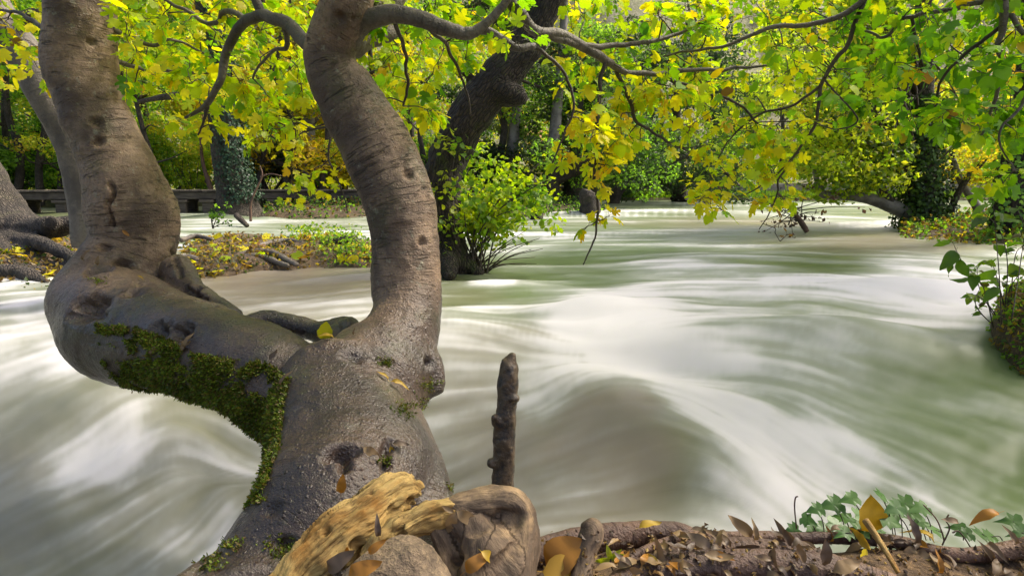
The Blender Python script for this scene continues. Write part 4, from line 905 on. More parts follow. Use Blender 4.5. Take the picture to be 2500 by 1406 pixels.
# slender dark stems in front of the shrubs
SLN = [([(705,500),(700,430),(720,330),(690,220),(650,120),(640,-40)],9,'slender dark stem leaning left between the ivy trunk and the stout grey trunk'),([(735,500),(728,440),(712,360),(690,300),(672,200),(690,60)],8,'second slender stem right of the first, beside the stout grey trunk'),([(790,500),(788,430),(800,330),(790,200),(770,60)],8,'thin dark stem just left of the right fig stem'),([(620,500),(640,400),(655,300),(660,180),(640,40)],7,'thin crooked stem right of the ivy trunk'),([(380,500),(372,400),(350,320),(330,240),(300,120)],7,'thin stem between left fig stem and ivy trunk'),([(100,500),(95,400),(110,300),(80,200),(60,80)],8,'dark stem crossing the shade at the far left'),([(40,500),(50,380),(20,280),(15,180),(30,40)],9,'dark stem nearest the left edge'),([(150,500),(150,420),(170,330),(160,240)],7,'short dark stem left of the left fig stem'),([(1030,500),(1035,400),(1025,320),(1040,200)],8,'dark stem in the gap left of the leaning trunk'),([(1190,500),(1215,400),(1230,300),(1180,210),(1130,180)],10,'bent dark stem right of the leaning trunk')]
for k, (pts_, hw, lab) in enumerate(SLN):
    d = 22.6+.15*k; w3 = [P(a, b, d) for a, b in pts_]; w3[0][2] = .1; T_ = thing('slender_tree', lab, 'tree', w3[0], 'slender stems behind the boardwalk'); bare(w3, [pxm(hw*f_, d) for f_ in np.linspace(1.1, .5, len(w3))], T_, 'far_bark', seed=900+k, seg=8); r = rng(910+k); mb = MB(); cen = []
    for j in range(7):
        i = int(r.integers(1, len(w3))); st = w3[i]; e = st+np.array([r.normal()*1.2, r.normal()*.8, r.uniform(.1, 1.2)]); mb.add(*tube(spline([st, (st+e)/2+r.normal(size=3)*.15, e], 8), np.linspace(.045, .01, 8), 5)); cen.append(e)
    mb.build('limb', M['far_bark'], T_)['kind'] = 'stuff'; V, Q, C = leaf_cloud(cen, [[.5, .5, .3]]*len(cen), 900, .12, PAL_YG+PAL_Y, 930+k); build('crown', V, [Q], M['far_leaf'], T_, cols=C, smooth=False)
# thick wood behind them, one mass
r = rng(90); cen = np.stack([r.uniform(-34, 4, 260), r.uniform(33, 43, 260), r.uniform(.5, 12, 260)], 1)
V, Q, C = leaf_cloud(cen, np.tile([1.9, 1.6, 1.3], (260, 1)), 42000, .27, PAL_YG+PAL_G+PAL_Y, 91); wo2 = build('woods', V, [Q], M['far_leaf'], cols=C, smooth=False); tag(wo2, 'sunlit green and yellow wood closing the view behind the boardwalk', 'woods', kind='stuff')

# --- leafy shrub at the foot of the dark tree ---------------------------------
r = rng(95); sb = P(1150, 652, 7.0); SH = thing('riverside_shrub', 'many-stemmed shrub with bright round leaves at the foot of the dark leaning tree', 'shrub', sb); mb = MB(); cen = []; rad = []
for k in range(26):
    ex, ey = r.uniform(1100, 1340), r.uniform(380, 560); e = P(ex, ey, r.uniform(6.6, 8.2)); s0 = P(r.uniform(1115, 1190), 655, r.uniform(6.8, 7.2)); s0[2] = -.05
    p = spline([s0, s0*.5+e*.5+np.array([-.12, 0, .12])+r.normal(size=3)*.06, e], 12); mb.add(*tube(p, np.linspace(.013, .004, 12), 5))
    for f in (6, 8, 10, 11): cen.append(p[f]+r.normal(size=3)*.10); rad.append(np.array([.26, .26, .2])*r.uniform(.6, 1.1))
for k in range(10):
    e = P(r.uniform(1230, 1330), r.uniform(560, 650), r.uniform(6.6, 7.2)); s0 = P(r.uniform(1130, 1190), 655, 7); s0[2] = -.05; p = spline([s0, s0*.5+e*.5+[0, 0, .06], e], 10); mb.add(*tube(p, np.linspace(.009, .003, 10), 4))
mb.build('stem', M['twig'], SH)['kind'] = 'stuff'
cen = [c_ for c_ in cen if c_[2] > .28]; rad = rad[:len(cen)]
def round_leaves(cen, rad, n, size, pal, seed):
    V, Q, C = leaf_cloud(cen, rad, n, size, pal, seed, shell=.2); V = V.reshape(-1, 4, 3); a, b, c_, d_ = (V[:, i] for i in range(4)); m = (a+c_)/2
    V6 = np.stack([a, a*.35+b*.65, c_*.35+b*.65+0*m, c_, c_*.35+d_*.65, a*.35+d_*.65], 1); V6[:, 1] = m+(b-m)*1.05+(a-m)*.45; V6[:, 2] = m+(b-m)*1.05+(c_-m)*.45; V6[:, 4] = m+(d_-m)*1.05+(c_-m)*.45; V6[:, 5] = m+(d_-m)*1.05+(a-m)*.45
    return V6.reshape(-1, 3), np.arange(6*n).reshape(-1, 6), np.repeat(C[::4], 6, 0)
V, Q, C = round_leaves(cen, rad, 2700, .074, [(.24,.38,.02), (.32,.44,.02), (.42,.46,.02), (.14,.26,.02)], 96)
build('foliage', V, [Q], M['leaf'], SH, cols=C, smooth=False)['kind'] = 'stuff'

# --- islet with stump, trees at its back --------------------------------------
ST = thing('tree_stump', 'short brown stump standing in the foam on the central islet', 'stump', B(1440, 18.5, 0))
bare([P(1440,525,18.5), P(1442,500,18.5), P(1436,478,18.5), P(1440,468,18.5)], [pxm(a, 18.5) for a in (30, 24, 22, 17)], ST, 'far_bark', seed=97)
MS = thing('mossy_post', 'mossy upright trunk stub at the water edge beside the riverside shrub', 'stump', B(1308, 16.5, 0))
bare([P(1310,535,16.5), P(1308,500,16.5), P(1304,460,16.5), P(1300,430,16.5)], [pxm(a, 16.5) for a in (17, 15, 14, 8)], MS, 'dark_bark', seed=98); ivy_on(MS, [P(1308,520,16.5), P(1304,455,16.5)], [.17, .16], 900, .06, 99, .06, PAL_G)
CT = [(1345,[(1345,505),(1340,450),(1375,420),(1450,395),(1560,370)],26,'brown tree leaning right over the central islet'),(1395,[(1398,500),(1400,440),(1405,330),(1410,200)],22,'ivy-wrapped upright trunk behind the central islet'),(1415,[(1418,502),(1422,440),(1430,330),(1450,150)],18,'second upright trunk right beside the ivy-wrapped one'),(1500,[(1492,498),(1510,465),(1545,440),(1600,410),(1680,380)],13,'thin trunk leaning right over the water at the far bank')]
for k, (px, pts, hw, lab) in enumerate(CT):
    d = 23+k*1.2; w3 = [P(a, b, d) for a, b in pts]; w3[0][2] = -.2; T_ = thing('bank_tree', lab, 'tree', w3[0]); bare(w3, [pxm(hw*f, d) for f in (1.3, 1, .85, .7, .45)[:len(w3)]], T_, 'far_bark', seed=110+k)
    cen = [w3[-1]+rng(120+10*k+j).normal(size=3)*[1.5, 1.2, .9] for j in range(18)]+[w3[-2]+rng(160+10*k+j).normal(size=3)*[1.2, 1, .6]+[0, 0, .5] for j in range(8)]
    V, Q, C = leaf_cloud(cen, [[.75, .7, .5]]*26, 5200, .14, PAL_D+PAL_G, 130+k); build('crown', V, [Q], M['far_leaf'], T_, cols=C, smooth=False)
    if k == 1: ivy_on(T_, w3[:3], [pxm(hw, d)]*3, 1600, .09, 140, .1)
# drooping evergreen over the river
tree('drooping_tree', 'dark blue-green tree drooping to the water in front of the far bank', B(1660, 30, .3), 8.5, .32, (-.5, -1.5), 4.2, .2, 15000, .16, [(.03,.065,.03),(.045,.085,.045),(.06,.10,.055),(.02,.045,.018)], 145, limbs=14, nclump=110, clump=.95, droop=1.0)
r = rng(147); cen = [P(r.uniform(1500, 1760), r.uniform(300, 470), r.uniform(26, 30)) for _ in range(60)]; 
V, Q, C = leaf_cloud(cen, [[.55, .5, .8]]*60, 9000, .13, [(.03,.065,.03),(.045,.085,.045),(.06,.10,.055)], 148, droop=.3)
HB = thing('hanging_thicket', 'curtain of small dark leaves hanging above the river left of the yellow fig sprays', 'shrub', B(1640, 28, .2)); build('foliage', V, [Q], M['far_leaf'], HB, cols=C, smooth=False)['kind'] = 'stuff'
mb = MB()
for k in range(0, 60, 2): p = spline([B(1640, 29, .3)+[0, 0, 2.6], (cen[k]+B(1640, 29, 3.2))/2+[0, 0, .4], cen[k]], 8); mb.add(*tube(p, np.linspace(.05, .008, 8), 5))
mb.build('stem', M['twig'], HB)['kind'] = 'stuff'

# --- islet on the right: ivy-clad tree, forked sapling, edge trunk --------------
RI = thing('ivy_tree', 'ivy-smothered tree on the right islet with a long limb reaching low over the water', 'tree', P(2255, 548, 13.2))
rp = [P(2258,560,13.2), P(2255,520,13.2), P(2250,440,13.2), P(2248,340,13.2), P(2250,240,13.2), P(2255,120,13.2), P(2260,-60,13.2), P(2270,-250,13.2)]; rr_ = [pxm(a, 13.2) for a in (52, 38, 32, 28, 24, 20, 16, 8)]
bare(rp, rr_, RI, 'far_bark', seed=151, n=50); ivy_on(RI, rp[:5], rr_[:5], 7000, .085, 152, .30, [(.035,.075,.015), (.06,.12,.02), (.09,.17,.02), (.025,.05,.012)])
bare([P(2225,528,13.2), P(2180,505,13.1), P(2120,485,13), P(2060,478,12.9), P(2010,474,12.8), P(1998,450,12.8), P(1985,410,12.8)], [pxm(a, 13) for a in (18, 16, 13, 10, 9, 7, 4)], RI, 'pale_bark', 'limb', 9, seed=153)
bare([P(2175,500,13.1), P(2150,460,13), P(2130,410,13), P(2100,350,13)], [pxm(a, 13) for a in (12, 11, 8, 4)], RI, 'far_bark', 'limb', 8, seed=154)
bare([P(2262,530,13.6), P(2275,450,13.6), P(2280,380,13.6), P(2290,280,13.6)], [pxm(a, 13.6) for a in (12, 10, 9, 5)], RI, 'pale_bark', 'stem', 8, seed=155)
r = rng(156); cen = [P(r.normal(2110, 150), r.uniform(-40, 400), r.uniform(11.6, 15)) for _ in range(150)]+[P(r.uniform(1960, 2200), r.uniform(330, 470), r.uniform(12, 14)) for _ in range(40)]
cen = [c_+np.array([0, 1.6, 0]) if abs(c_[0]/c_[1]-rp[2][0]/rp[2][1]) < .055 and c_[1] < 13.8 else c_ for c_ in cen]
mb = MB()
for c_ in cen[::2]: 
    st = rp[int(r.integers(2, 6))]; p = spline([st, (st+c_)/2+[0, 0, .2], c_], 8); mb.add(*tube(p, np.linspace(.03, .006, 8), 5))
mb.build('limb', M['twig'], RI)['kind'] = 'stuff'
V, Q, C = leaf_cloud(cen, np.tile([.66, .62, .30], (len(cen), 1)), 15500, .13, [(.44,.54,.04), (.54,.60,.05), (.32,.46,.03), (.60,.56,.04), (.16,.26,.02), (.10,.17,.02)], 157); build('crown', V, [Q], M['far_leaf'], RI, cols=C, smooth=False)
SPL = thing('forked_sapling', 'slender forked tree with crossing dark stems on the right islet', 'tree', P(2330, 540, 13))
bare([P(2322,550,13), P(2322,515,13), P(2335,480,13), P(2365,430,13), P(2400,395,13), P(2440,330,13)], [pxm(a, 13) for a in (9, 8, 7.5, 7, 5, 3)], SPL, 'far_bark', 'trunk', 9, seed=161)
bare([P(2408,548,13.2), P(2385,505,13.2), P(2355,460,13.2), P(2340,430,13.2), P(2330,390,13.2)], [pxm(a, 13) for a in (12, 10, 8, 7, 4)], SPL, 'pale_bark', 'trunk', 9, seed=162)
r = rng(163); cen = [P(r.uniform(2320, 2460), r.uniform(330, 450), r.uniform(12.4, 13.6)) for _ in range(24)]; V, Q, C = leaf_cloud(cen, [[.4, .4, .22]]*24, 1500, .09, PAL_Y+PAL_YG, 164); build('crown', V, [Q], M['far_leaf'], SPL, cols=C, smooth=False)
ET = thing('edge_tree', 'broad dark ivy-flecked trunk rising at the right edge of the islet', 'tree', P(2480, 560, 10.5))
ep = [P(2490,575,10.5), P(2480,520,10.5), P(2480,450,10.5), P(2495,380,10.5), P(2515,280,10.5), P(2530,100,10.5), P(2540,-150,10.5)]; er = [pxm(a, 10.5) for a in (62, 48, 42, 38, 36, 32, 24)]
bare(ep, er, ET, 'dark_bark', seed=165, n=40, seg=16); ivy_on(ET, ep[:5], er[:5], 1500, .075, 166, .12, PAL_G)
cen = [ep[-1]+rng(1670+k).normal(size=3)*[1.2, 1.2, .7] for k in range(24)]+[np.array([rng(1770+k).uniform(5.0, 9.2), rng(1870+k).uniform(4.6, 11), rng(1970+k).uniform(5.2, 6.8)]) for k in range(90)]  # second set: unseen clumps above the view, added to shade the river
mb = MB()
for k in range(24, 114, 3): mb.add(*tube(spline([ep[-1], (ep[-1]+cen[k])/2+[0, 0, .4], cen[k]], 9), np.linspace(.07, .01, 9), 6))  # limbs out to the added shading clumps
mb.build('limb', M['twig'], ET)['kind'] = 'stuff'
V, Q, C = leaf_cloud(cen, [[.72, .72, .42]]*114, 17000, .14, PAL_G, 167); build('crown', V, [Q], M['far_leaf'], ET, cols=C, smooth=False)

# --- far bank: trees, terrace wall, hillside scrub ------------------------------
FB = [(1790,36,7,.15,PAL_YG,'loose yellow-green tree on the far bank right of the drooping tree'),(1900,40,9,.16,PAL_YG,'pale green tree on the far bank behind the yellow fig sprays'),(2050,38,8,.16,PAL_YG,'sunlit tree on the far bank behind the low limb'),(2180,42,10,.18,PAL_Y,'tall yellow-green tree on the far bank behind the ivy-smothered tree'),(2330,38,7,.14,PAL_Y,'golden tree on the far bank behind the forked sapling'),(2440,40,8,.16,PAL_Y,'yellow tree on the far bank near the right edge'),(1560,38,9,.18,PAL_D,'dark tree on the far bank left of the drooping tree'),(1450,36,10,.18,PAL_G,'green tree on the far bank above the central islet'),(2600,38,8,.16,PAL_YG,'yellow-green tree at the right end of the far bank')]
for k, (px, d, h, r0, pal, lab) in enumerate(FB): tree('far_tree', lab, B(px, d, .3), h, r0, (rng(k).normal()*.6, 0), 2.9, .22, 6500, .2, pal, 700+9*k, limbs=10, nclump=60, clump=.95, group='trees on the far bank')
M['stone'] = soil_material('pale_stone', (.30, .25, .21), (.42, .36, .30), (.5, .44, .38), 0, 1.0)
WL = thing('terrace_wall', 'low pale stone wall along the far bank beneath the sunlit terrace', 'wall', (16, 33.5, .3)); r = rng(171)
sx = 6.0; row = 0; meshes = []
for k in range(6):
    V, Q = boxm(1, .4, 1); V = V*(1+.10*rng(k).normal(size=V.shape)); m_ = make_mesh('stone', V, [Q], smooth=False); m_.materials.append(M['stone']); meshes.append(m_)
for row in range(3):
    x = 5.0+row*.2
    while x < 28:
        wd = r.uniform(.35, .7); o = obj('stone', meshes[int(r.integers(6))], None, WL); o.scale = (wd*.96, 1, .20*.95); o.location = (x+wd/2-16, r.normal()*.02, .02+row*.2+.1); x += wd
r = rng(173)                                                       # scrub over the hillside: nobody could count it
hx = r.uniform(-90, 130, 1700); hy = r.uniform(48, 170, 1700); hz = ground_z(hx, hy)
cen = np.stack([hx, hy, hz+1.2], 1); V, Q, C = leaf_cloud(cen, np.tile([2.1, 2.0, 1.7], (1700, 1))*r.uniform(.5, 1.4, (1700, 1)), 80000, .55, [(.14,.19,.05), (.20,.25,.06), (.28,.29,.06), (.36,.30,.07), (.11,.15,.05)], 174)
hs = build('hillside_scrub', V, [Q], M['far_leaf'], cols=C, smooth=False); tag(hs, 'grey-green scrub scattered over the pale hillside', 'scrub', kind='stuff')
# grass strip on the far bank
r = rng(175); ng = 9000; gx_ = r.uniform(5, 30, ng); gy_ = 31.2+r.random(ng)*2.2+ (0); gz_ = np.full(ng, .18); hgt = r.uniform(.15, .45, ng); dx_ = r.normal(size=ng)*.1
V = np.stack([np.stack([gx_-.03, gy_, gz_], 1), np.stack([gx_+.03, gy_, gz_], 1), np.stack([gx_+dx_, gy_+r.normal(size=ng)*.1, gz_+hgt], 1)], 1).reshape(-1, 3)
go = build('grass', V, [np.arange(3*ng).reshape(-1, 3)], M['far_leaf'], cols=np.repeat(np.array([(.14,.24,.02), (.20,.30,.02), (.10,.18,.02)])[r.integers(0, 3, ng)], 3, 0), smooth=False); tag(go, 'bright green grass fringing the far bank', 'grass', kind='stuff')
print('trees', round(time.time()-T0, 1))
# ================================================================== MOSS ON THE FIG
MOSSP = [(235,790),(330,800),(420,835),(470,862),(560,880),(640,880),(705,925),(690,1000),(685,1080),(650,1180),(600,1240),(612,1120),(560,1050),(500,1000),(430,965),(300,945),(245,880)]
r = rng(201); pts = []; nrm = []; lim = []
while len(pts) < 26000:
    x, y = r.uniform(225, 710), r.uniform(780, 1245)
    if not inpoly(x, y, MOSSP): continue
    h, nn = eye_hit(fig_bvh, x, y)
    if h is None: continue
    bare_ = inpoly(x, y, [(590,920),(650,910),(660,960),(600,975)]) or (x < 330 and y < 830)
    lim.append(.445+.07*(x < 300)+(.12 if bare_ else 0)-(.05 if y > 880 else 0)); pts.append(h); nrm.append(nn)
pts = np.array(pts); nrm = np.array(nrm); ed = .6*fbm(pts*8, 205, 2)+.4*fbm(pts*34, 206, 2)
k_ = ed > np.array(lim)+r.normal(size=len(lim))*.035; pts = pts[k_][:12500]; nrm = nrm[k_][:12500]; print('moss', len(pts), round(time.time()-T0, 1))
def tufts(pts, nrm, L, seed, pal, blades=7):
    r = rng(seed); pts = np.repeat(np.array(pts), blades, 0); nrm = np.repeat(np.array(nrm), blades, 0); n_ = len(pts)
    d = unit(nrm+r.normal(size=(n_, 3))*.75); s = unit(np.cross(d, r.normal(size=(n_, 3)))); l = (L*r.uniform(.4, 1.2, n_))[:, None]; b = pts+r.normal(size=(n_, 3))*L*.35-nrm*L*.1
    V = np.stack([b-s*l*.16, b+s*l*.16, b+d*l*.6+s*l*.2, b+d*l, b+d*l*.6-s*l*.2], 1).reshape(-1, 3)
    g = np.arange(n_)[:, None]*5; Q = g+np.array([[0, 1, 2, 4]]); T = g+np.array([[4, 2, 3]])
    clump = fbm(pts*14, seed+1, 2)[:, None]; C = np.asarray(pal, float)[r.integers(0, len(pal), n_)]*(.35+1.3*clump)
    return V, [Q, T], np.repeat(C, 5, 0)
PAL_M = [(.09,.14,.015), (.14,.20,.018), (.19,.24,.02), (.06,.09,.012), (.17,.14,.02), (.13,.09,.03)]
V, Fc, C = tufts(pts, nrm, .0125, 202, PAL_M, 6); mo = build('moss', V, Fc, M['moss'], fig, cols=C, smooth=False); mo['kind'] = 'stuff'; mo['label'] = 'thick green moss on the wet underside of the left limb'
pts = []; nrm = []
for cx, cy, rad_, n_ in ((1040,985,16,60),(1112,1190,10,40),(938,885,12,50),(985,1002,16,50),(690,1342,26,70),(620,1215,12,60),(565,1330,18,50),(240,685,10,30),(1048,940,14,40),(940,1125,9,30),(520,1372,20,50),(800,1385,20,30)):
    for _ in range(n_):
        h, nn = eye_hit(fig_bvh, cx+r.normal()*rad_, cy+r.normal()*rad_*.6)
        if h is not None: pts.append(h); nrm.append(nn)
V, Fc, C = tufts(pts, nrm, .010, 203, PAL_M, 6); mo = build('moss', V, Fc, M['moss'], fig, cols=C, smooth=False); mo['kind'] = 'stuff'

# ================================================================== LOOSE LEAVES
LSH = [lance_shape(s, w_, c_, f_) for s, w_, c_, f_ in ((1,.20,.3,.4),(2,.16,.8,.7),(3,.24,.2,.2),(4,.18,-.5,.5),(5,.22,1.1,.3),(6,.14,.4,.9))]
DRYC = [(.23,.15,.07), (.14,.095,.06), (.36,.16,.02), (.46,.30,.03), (.095,.062,.042), (.18,.115,.06), (.29,.19,.09)]
_dm = {}
def dry_mesh(sh, ci):
    if (sh, ci) not in _dm:
        V, Q = LSH[sh]; _dm[(sh, ci)] = make_mesh('fallen_leaf', V, [Q], cols=np.broadcast_to(DRYC[ci], V.shape)); _dm[(sh, ci)].materials.append(M['dry_leaf'])
    return _dm[(sh, ci)]
def put_leaf(name, me, pos, d, nm, size, label, cat='leaf', group=None):
    o = bpy.data.objects.new(name, me); COL.objects.link(o); m = np.eye(4); m[:3, :3] = leaf_frame(d, nm)*size; m[:3, 3] = pos; o.matrix_world = Matrix(m.tolist()); return tag(o, label, cat, group)
# on the fig itself: (px, py, size px, direction px dx, dy, shape, colour, label)
for px, py, sz, dx, dy, sh, ci, lab in (
    (690,945,46,18,-40,1,5,'brown narrow leaf stuck upright on the wet fig beside the moss'),(697,958,38,-8,40,0,1,'brown narrow leaf pointing down beside the moss edge'),
    (890,1095,60,45,35,2,0,'olive-tan willow leaf lying on the trunk base'),(955,1090,46,12,28,3,3,'small yellow leaf in the hollow of the trunk base'),(960,1085,44,40,3,0,1,'brown sliver of leaf across the hollow of the trunk base'),
    (832,1205,56,4,-50,2,2,'orange-tan leaf standing against the trunk above the pale driftwood'),(945,930,34,-15,-12,5,3,'thin yellow leaf on the trunk base below the right stem'),(952,934,50,45,18,5,3,'long thin yellow leaf pointing right on the trunk base'),
    (880,935,16,-6,8,0,1,'tiny brown leaf flake on the trunk base'),(452,850,44,18,-40,1,0,'pale brown leaf standing on the mossy limb'),(446,858,38,12,-14,0,0,'pale leaf curled at the edge of the moss'),(372,868,36,14,-26,1,5,'brown leaf caught in the thick moss'),
    (240,650,24,0,-24,2,0,'grey leaf lodged in the knot hole at the left stem foot'),(350,685,18,-8,-6,5,3,'small yellow leaf scrap on the left limb'),(205,640,34,10,-40,1,5,'brown leaf leaning on the left stem foot'),(660,880,42,20,-18,3,1,'wet brown leaf flat on the limb near the fork'),
    (815,828,44,-36,-4,5,3,'yellow-green leaf stalk lying in the fork'),(865,820,18,2,-18,0,5,'dull brown leaf in the fork beside the right stem'),(300,562,24,10,8,3,2,'orange leaf hooked on the left stem')):
    h, nn = eye_hit(fig_bvh, px, py)
    if h is None: continue
    d = P(px+dx, py+dy, h[1])-P(px, py, h[1]); put_leaf('fallen_leaf', dry_mesh(sh, ci), h+nn*.006, unit(d)+nn*.15, unit(nn+np.array([0, -.4, .3])), pxm(sz, h[1]), lab, 'leaf', 'fallen leaves on the fig')
h, nn = eye_hit(fig_bvh, 792, 826); put_leaf('fallen_leaf', leaf_mesh(5, 0, 1), h+nn*.004, np.array([.25, 0, 1.]), np.array([.2, -1, .2]), pxm(44, h[1]), 'bright yellow leaf standing upright in the fork of the fig', 'leaf', 'fallen leaves on the fig')

# ================================================================== NEAR BANK
n = NT('driftwood'); ob = n.obco(); co = n.attr('bark', 'Vector'); g = n.noise(n.mapv(co, (75, 75, 11)), 1., 7, .7, .8); k_ = n.noise(ob, 14, 5)
c = n.mix(n.ramp(g, [(.30, 0.), (.52, 1.)]), (.11, .06, .022), (.50, .34, .12)); c = n.mix(n.ramp(k_, [(.45, 0.), (.65, 1.)]), c, n.mix(1., c, (.62, .45, .28), 'MULTIPLY')); c = n.mix(n.ramp(n.vor(ob, 60), [(.0, 1.), (.12, 0.)]), c, (.12, .07, .03))
n.principled(c, .8, n.bump(n.math('ADD', g, n.math('MULTIPLY', k_, .3)), 1., .008), .3); M['driftwood'] = n.m
def gnarl(name, label, cat, paths, mat, voxel, amp, seed, stretch=(30, 30, 8), sm=4, dents=(), fr=14, ridge=0.):
    pr = [pxpath(p, 40) for p in paths]; V, N, Fq, Ft = remeshed([tube(a, b, 18) for a, b in pr], voxel, sm); bk, _ = axis_coords(V, pr)
    D = (fbm(V*fr, seed, 4)-.5)*amp*2+(fbm(bk*np.array(stretch), seed+1, 4)-.5)*amp*1.6-ridge*np.clip(.16-np.abs(fbm(bk*np.array(stretch)*[.8, .8, .5]+3, seed+2, 3)-.5), 0, 1)*amp*6; tri_ = np.vstack([Fq[:, :3], Fq[:, [0, 2, 3]]]+([Ft] if len(Ft) else [])); bv_ = BVHTree.FromPolygons([tuple(v) for v in V], [tuple(t) for t in tri_])
    for px, py, rr, dep in dents:
        h, nn = eye_hit(bv_, px, py)
        if h is not None: R = pxm(rr, h[1]); D -= dep*np.exp(-(((V-h)**2).sum(1)/R**2)**1.5)
    V = V+N*D[:, None]; org = V.mean(0); org[2] = V[:, 2].min()
    o = build(name, V, [Fq]+([Ft] if len(Ft) else []), M[mat], origin=org, attrs={'bark': bk, 'wet': 0*V[:, 0]}); tag(o, label, cat)
    return o, (V, tri_)
NEAR = []
def near(*a, **k): o, g_ = gnarl(*a, **k); NEAR.append(g_); return o
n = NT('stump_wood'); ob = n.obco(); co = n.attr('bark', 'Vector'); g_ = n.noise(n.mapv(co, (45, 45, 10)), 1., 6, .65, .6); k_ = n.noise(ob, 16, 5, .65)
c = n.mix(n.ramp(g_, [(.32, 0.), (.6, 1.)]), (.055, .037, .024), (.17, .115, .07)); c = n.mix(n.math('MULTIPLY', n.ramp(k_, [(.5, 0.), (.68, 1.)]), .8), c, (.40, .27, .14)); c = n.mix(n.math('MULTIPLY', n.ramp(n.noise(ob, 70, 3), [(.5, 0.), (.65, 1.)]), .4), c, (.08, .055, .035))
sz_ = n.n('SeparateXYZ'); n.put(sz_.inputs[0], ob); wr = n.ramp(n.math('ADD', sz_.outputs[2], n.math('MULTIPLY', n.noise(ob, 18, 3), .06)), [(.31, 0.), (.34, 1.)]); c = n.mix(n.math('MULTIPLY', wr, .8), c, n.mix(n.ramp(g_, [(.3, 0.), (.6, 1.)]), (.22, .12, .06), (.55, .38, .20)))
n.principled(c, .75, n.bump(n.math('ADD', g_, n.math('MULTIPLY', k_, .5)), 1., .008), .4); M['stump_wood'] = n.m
n = NT('stump_bark'); ob = n.obco(); k_ = n.noise(ob, 22, 6, .7); f_ = n.noise(ob, 110, 4, .6); c = n.mix(n.ramp(k_, [(.35, 0.), (.62, 1.)]), (.075, .055, .038), (.23, .165, .105)); c = n.mix(n.math('MULTIPLY', n.ramp(f_, [(.52, 0.), (.66, 1.)]), .6), c, (.36, .26, .15)); n.principled(c, .8, n.bump(n.math('ADD', k_, n.math('MULTIPLY', f_, .5)), 1., .012), .4); M['stump_bark'] = n.m
n = NT('dark_stick'); ob = n.obco(); k_ = n.noise(ob, 34, 5, .65); c = n.mix(n.ramp(k_, [(.4, 0.), (.55, 1.)]), (.022, .017, .013), (.085, .055, .028)); c = n.mix(n.math('MULTIPLY', n.ramp(n.noise(ob, 60, 3), [(.62, 0.), (.70, 1.)]), .6), c, (.20, .15, .09))
n.principled(c, .5, n.bump(k_, 1., .006), .5); M['dark_stick'] = n.m
near('driftwood', 'pale yellow weathered driftwood log propped against the fig root', 'driftwood', [[(680,1480,.90,74),(750,1380,.95,76),(825,1305,.99,78),(895,1258,1.03,68),(955,1215,1.07,58),(985,1200,1.09,50),(1000,1200,1.1,40)], [(870,1240,1.04,34),(925,1190,1.08,26),(965,1166,1.1,18)], [(960,1195,1.08,36),(1010,1190,1.09,24),(1026,1205,1.09,18)]], 'driftwood', .0036, .014, 211, (70, 70, 14), 1, ((1000,1225,14,.02),(905,1195,10,.012),(790,1290,12,.015),(870,1330,18,.02),(960,1240,10,.014)), 15, 1.)
near('driftwood', 'small jagged yellow splinter of wood right of the pale log', 'driftwood', [[(890,1370,.94,28),(960,1300,.98,34),(1010,1262,1.0,30),(1040,1235,1.02,15)], [(985,1290,.98,34),(1050,1258,1.0,34),(1110,1240,1.01,28),(1150,1225,1.02,16)]], 'driftwood', .0036, .012, 213, (60, 60, 9), 1, (), 26, 1.)
near('tree_stump', 'rounded grey-brown stump in front of the pale log', 'stump', [[(820,1540,.84,90),(920,1440,.88,92),(985,1385,.91,84),(1010,1400,.91,84),(1030,1500,.86,90)]], 'stump_bark', .0045, .011, 215, (14, 14, 14), 3, (), 18, .0)
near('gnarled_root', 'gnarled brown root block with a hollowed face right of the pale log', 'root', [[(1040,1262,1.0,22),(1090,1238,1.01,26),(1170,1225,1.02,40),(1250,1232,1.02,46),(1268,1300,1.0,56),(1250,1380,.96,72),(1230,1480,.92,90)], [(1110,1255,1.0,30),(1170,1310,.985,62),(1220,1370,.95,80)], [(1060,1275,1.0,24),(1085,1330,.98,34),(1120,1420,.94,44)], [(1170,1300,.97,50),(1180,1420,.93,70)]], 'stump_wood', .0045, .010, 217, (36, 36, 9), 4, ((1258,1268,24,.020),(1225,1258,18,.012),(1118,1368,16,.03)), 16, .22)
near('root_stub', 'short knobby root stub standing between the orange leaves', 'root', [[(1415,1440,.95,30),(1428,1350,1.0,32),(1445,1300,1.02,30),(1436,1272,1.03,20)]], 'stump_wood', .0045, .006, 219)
near('surface_root', 'broad purplish root along the bank edge behind the root stub', 'root', [[(1290,1360,1.08,34),(1380,1330,1.12,40),(1500,1312,1.15,38),(1590,1298,1.17,30),(1670,1304,1.18,28),(1750,1345,1.18,20)]], 'red_root', .006, .006, 221)
near('surface_root', 'long thin reddish root snaking along the lip of the bank to the right edge', 'root', [[(1470,1450,.96,12),(1525,1375,1.02,13),(1590,1335,1.08,13),(1680,1310,1.13,14),(1800,1308,1.15,15),(1920,1312,1.16,16),(2060,1314,1.16,17),(2190,1322,1.15,19),(2300,1350,1.11,20),(2400,1352,1.1,22),(2560,1325,1.1,28)]], 'red_root', .005, .003, 223)
near('surface_root', 'thick smooth red-brown root across the bottom of the bank', 'root', [[(1450,1500,.90,46),(1560,1408,.98,46),(1700,1384,1.0,45),(1850,1382,1.0,46),(2000,1394,.99,50),(2150,1425,.96,42),(2330,1500,.9,40)]], 'red_root', .006, .004, 225)
near('surface_root', 'flat reddish root ridge half buried under the leaf litter', 'root', [[(1580,1385,1.03,20),(1680,1354,1.06,36),(1820,1346,1.07,38),(1960,1362,1.05,35),(2080,1392,1.02,24)]], 'red_root', .006, .004, 227)
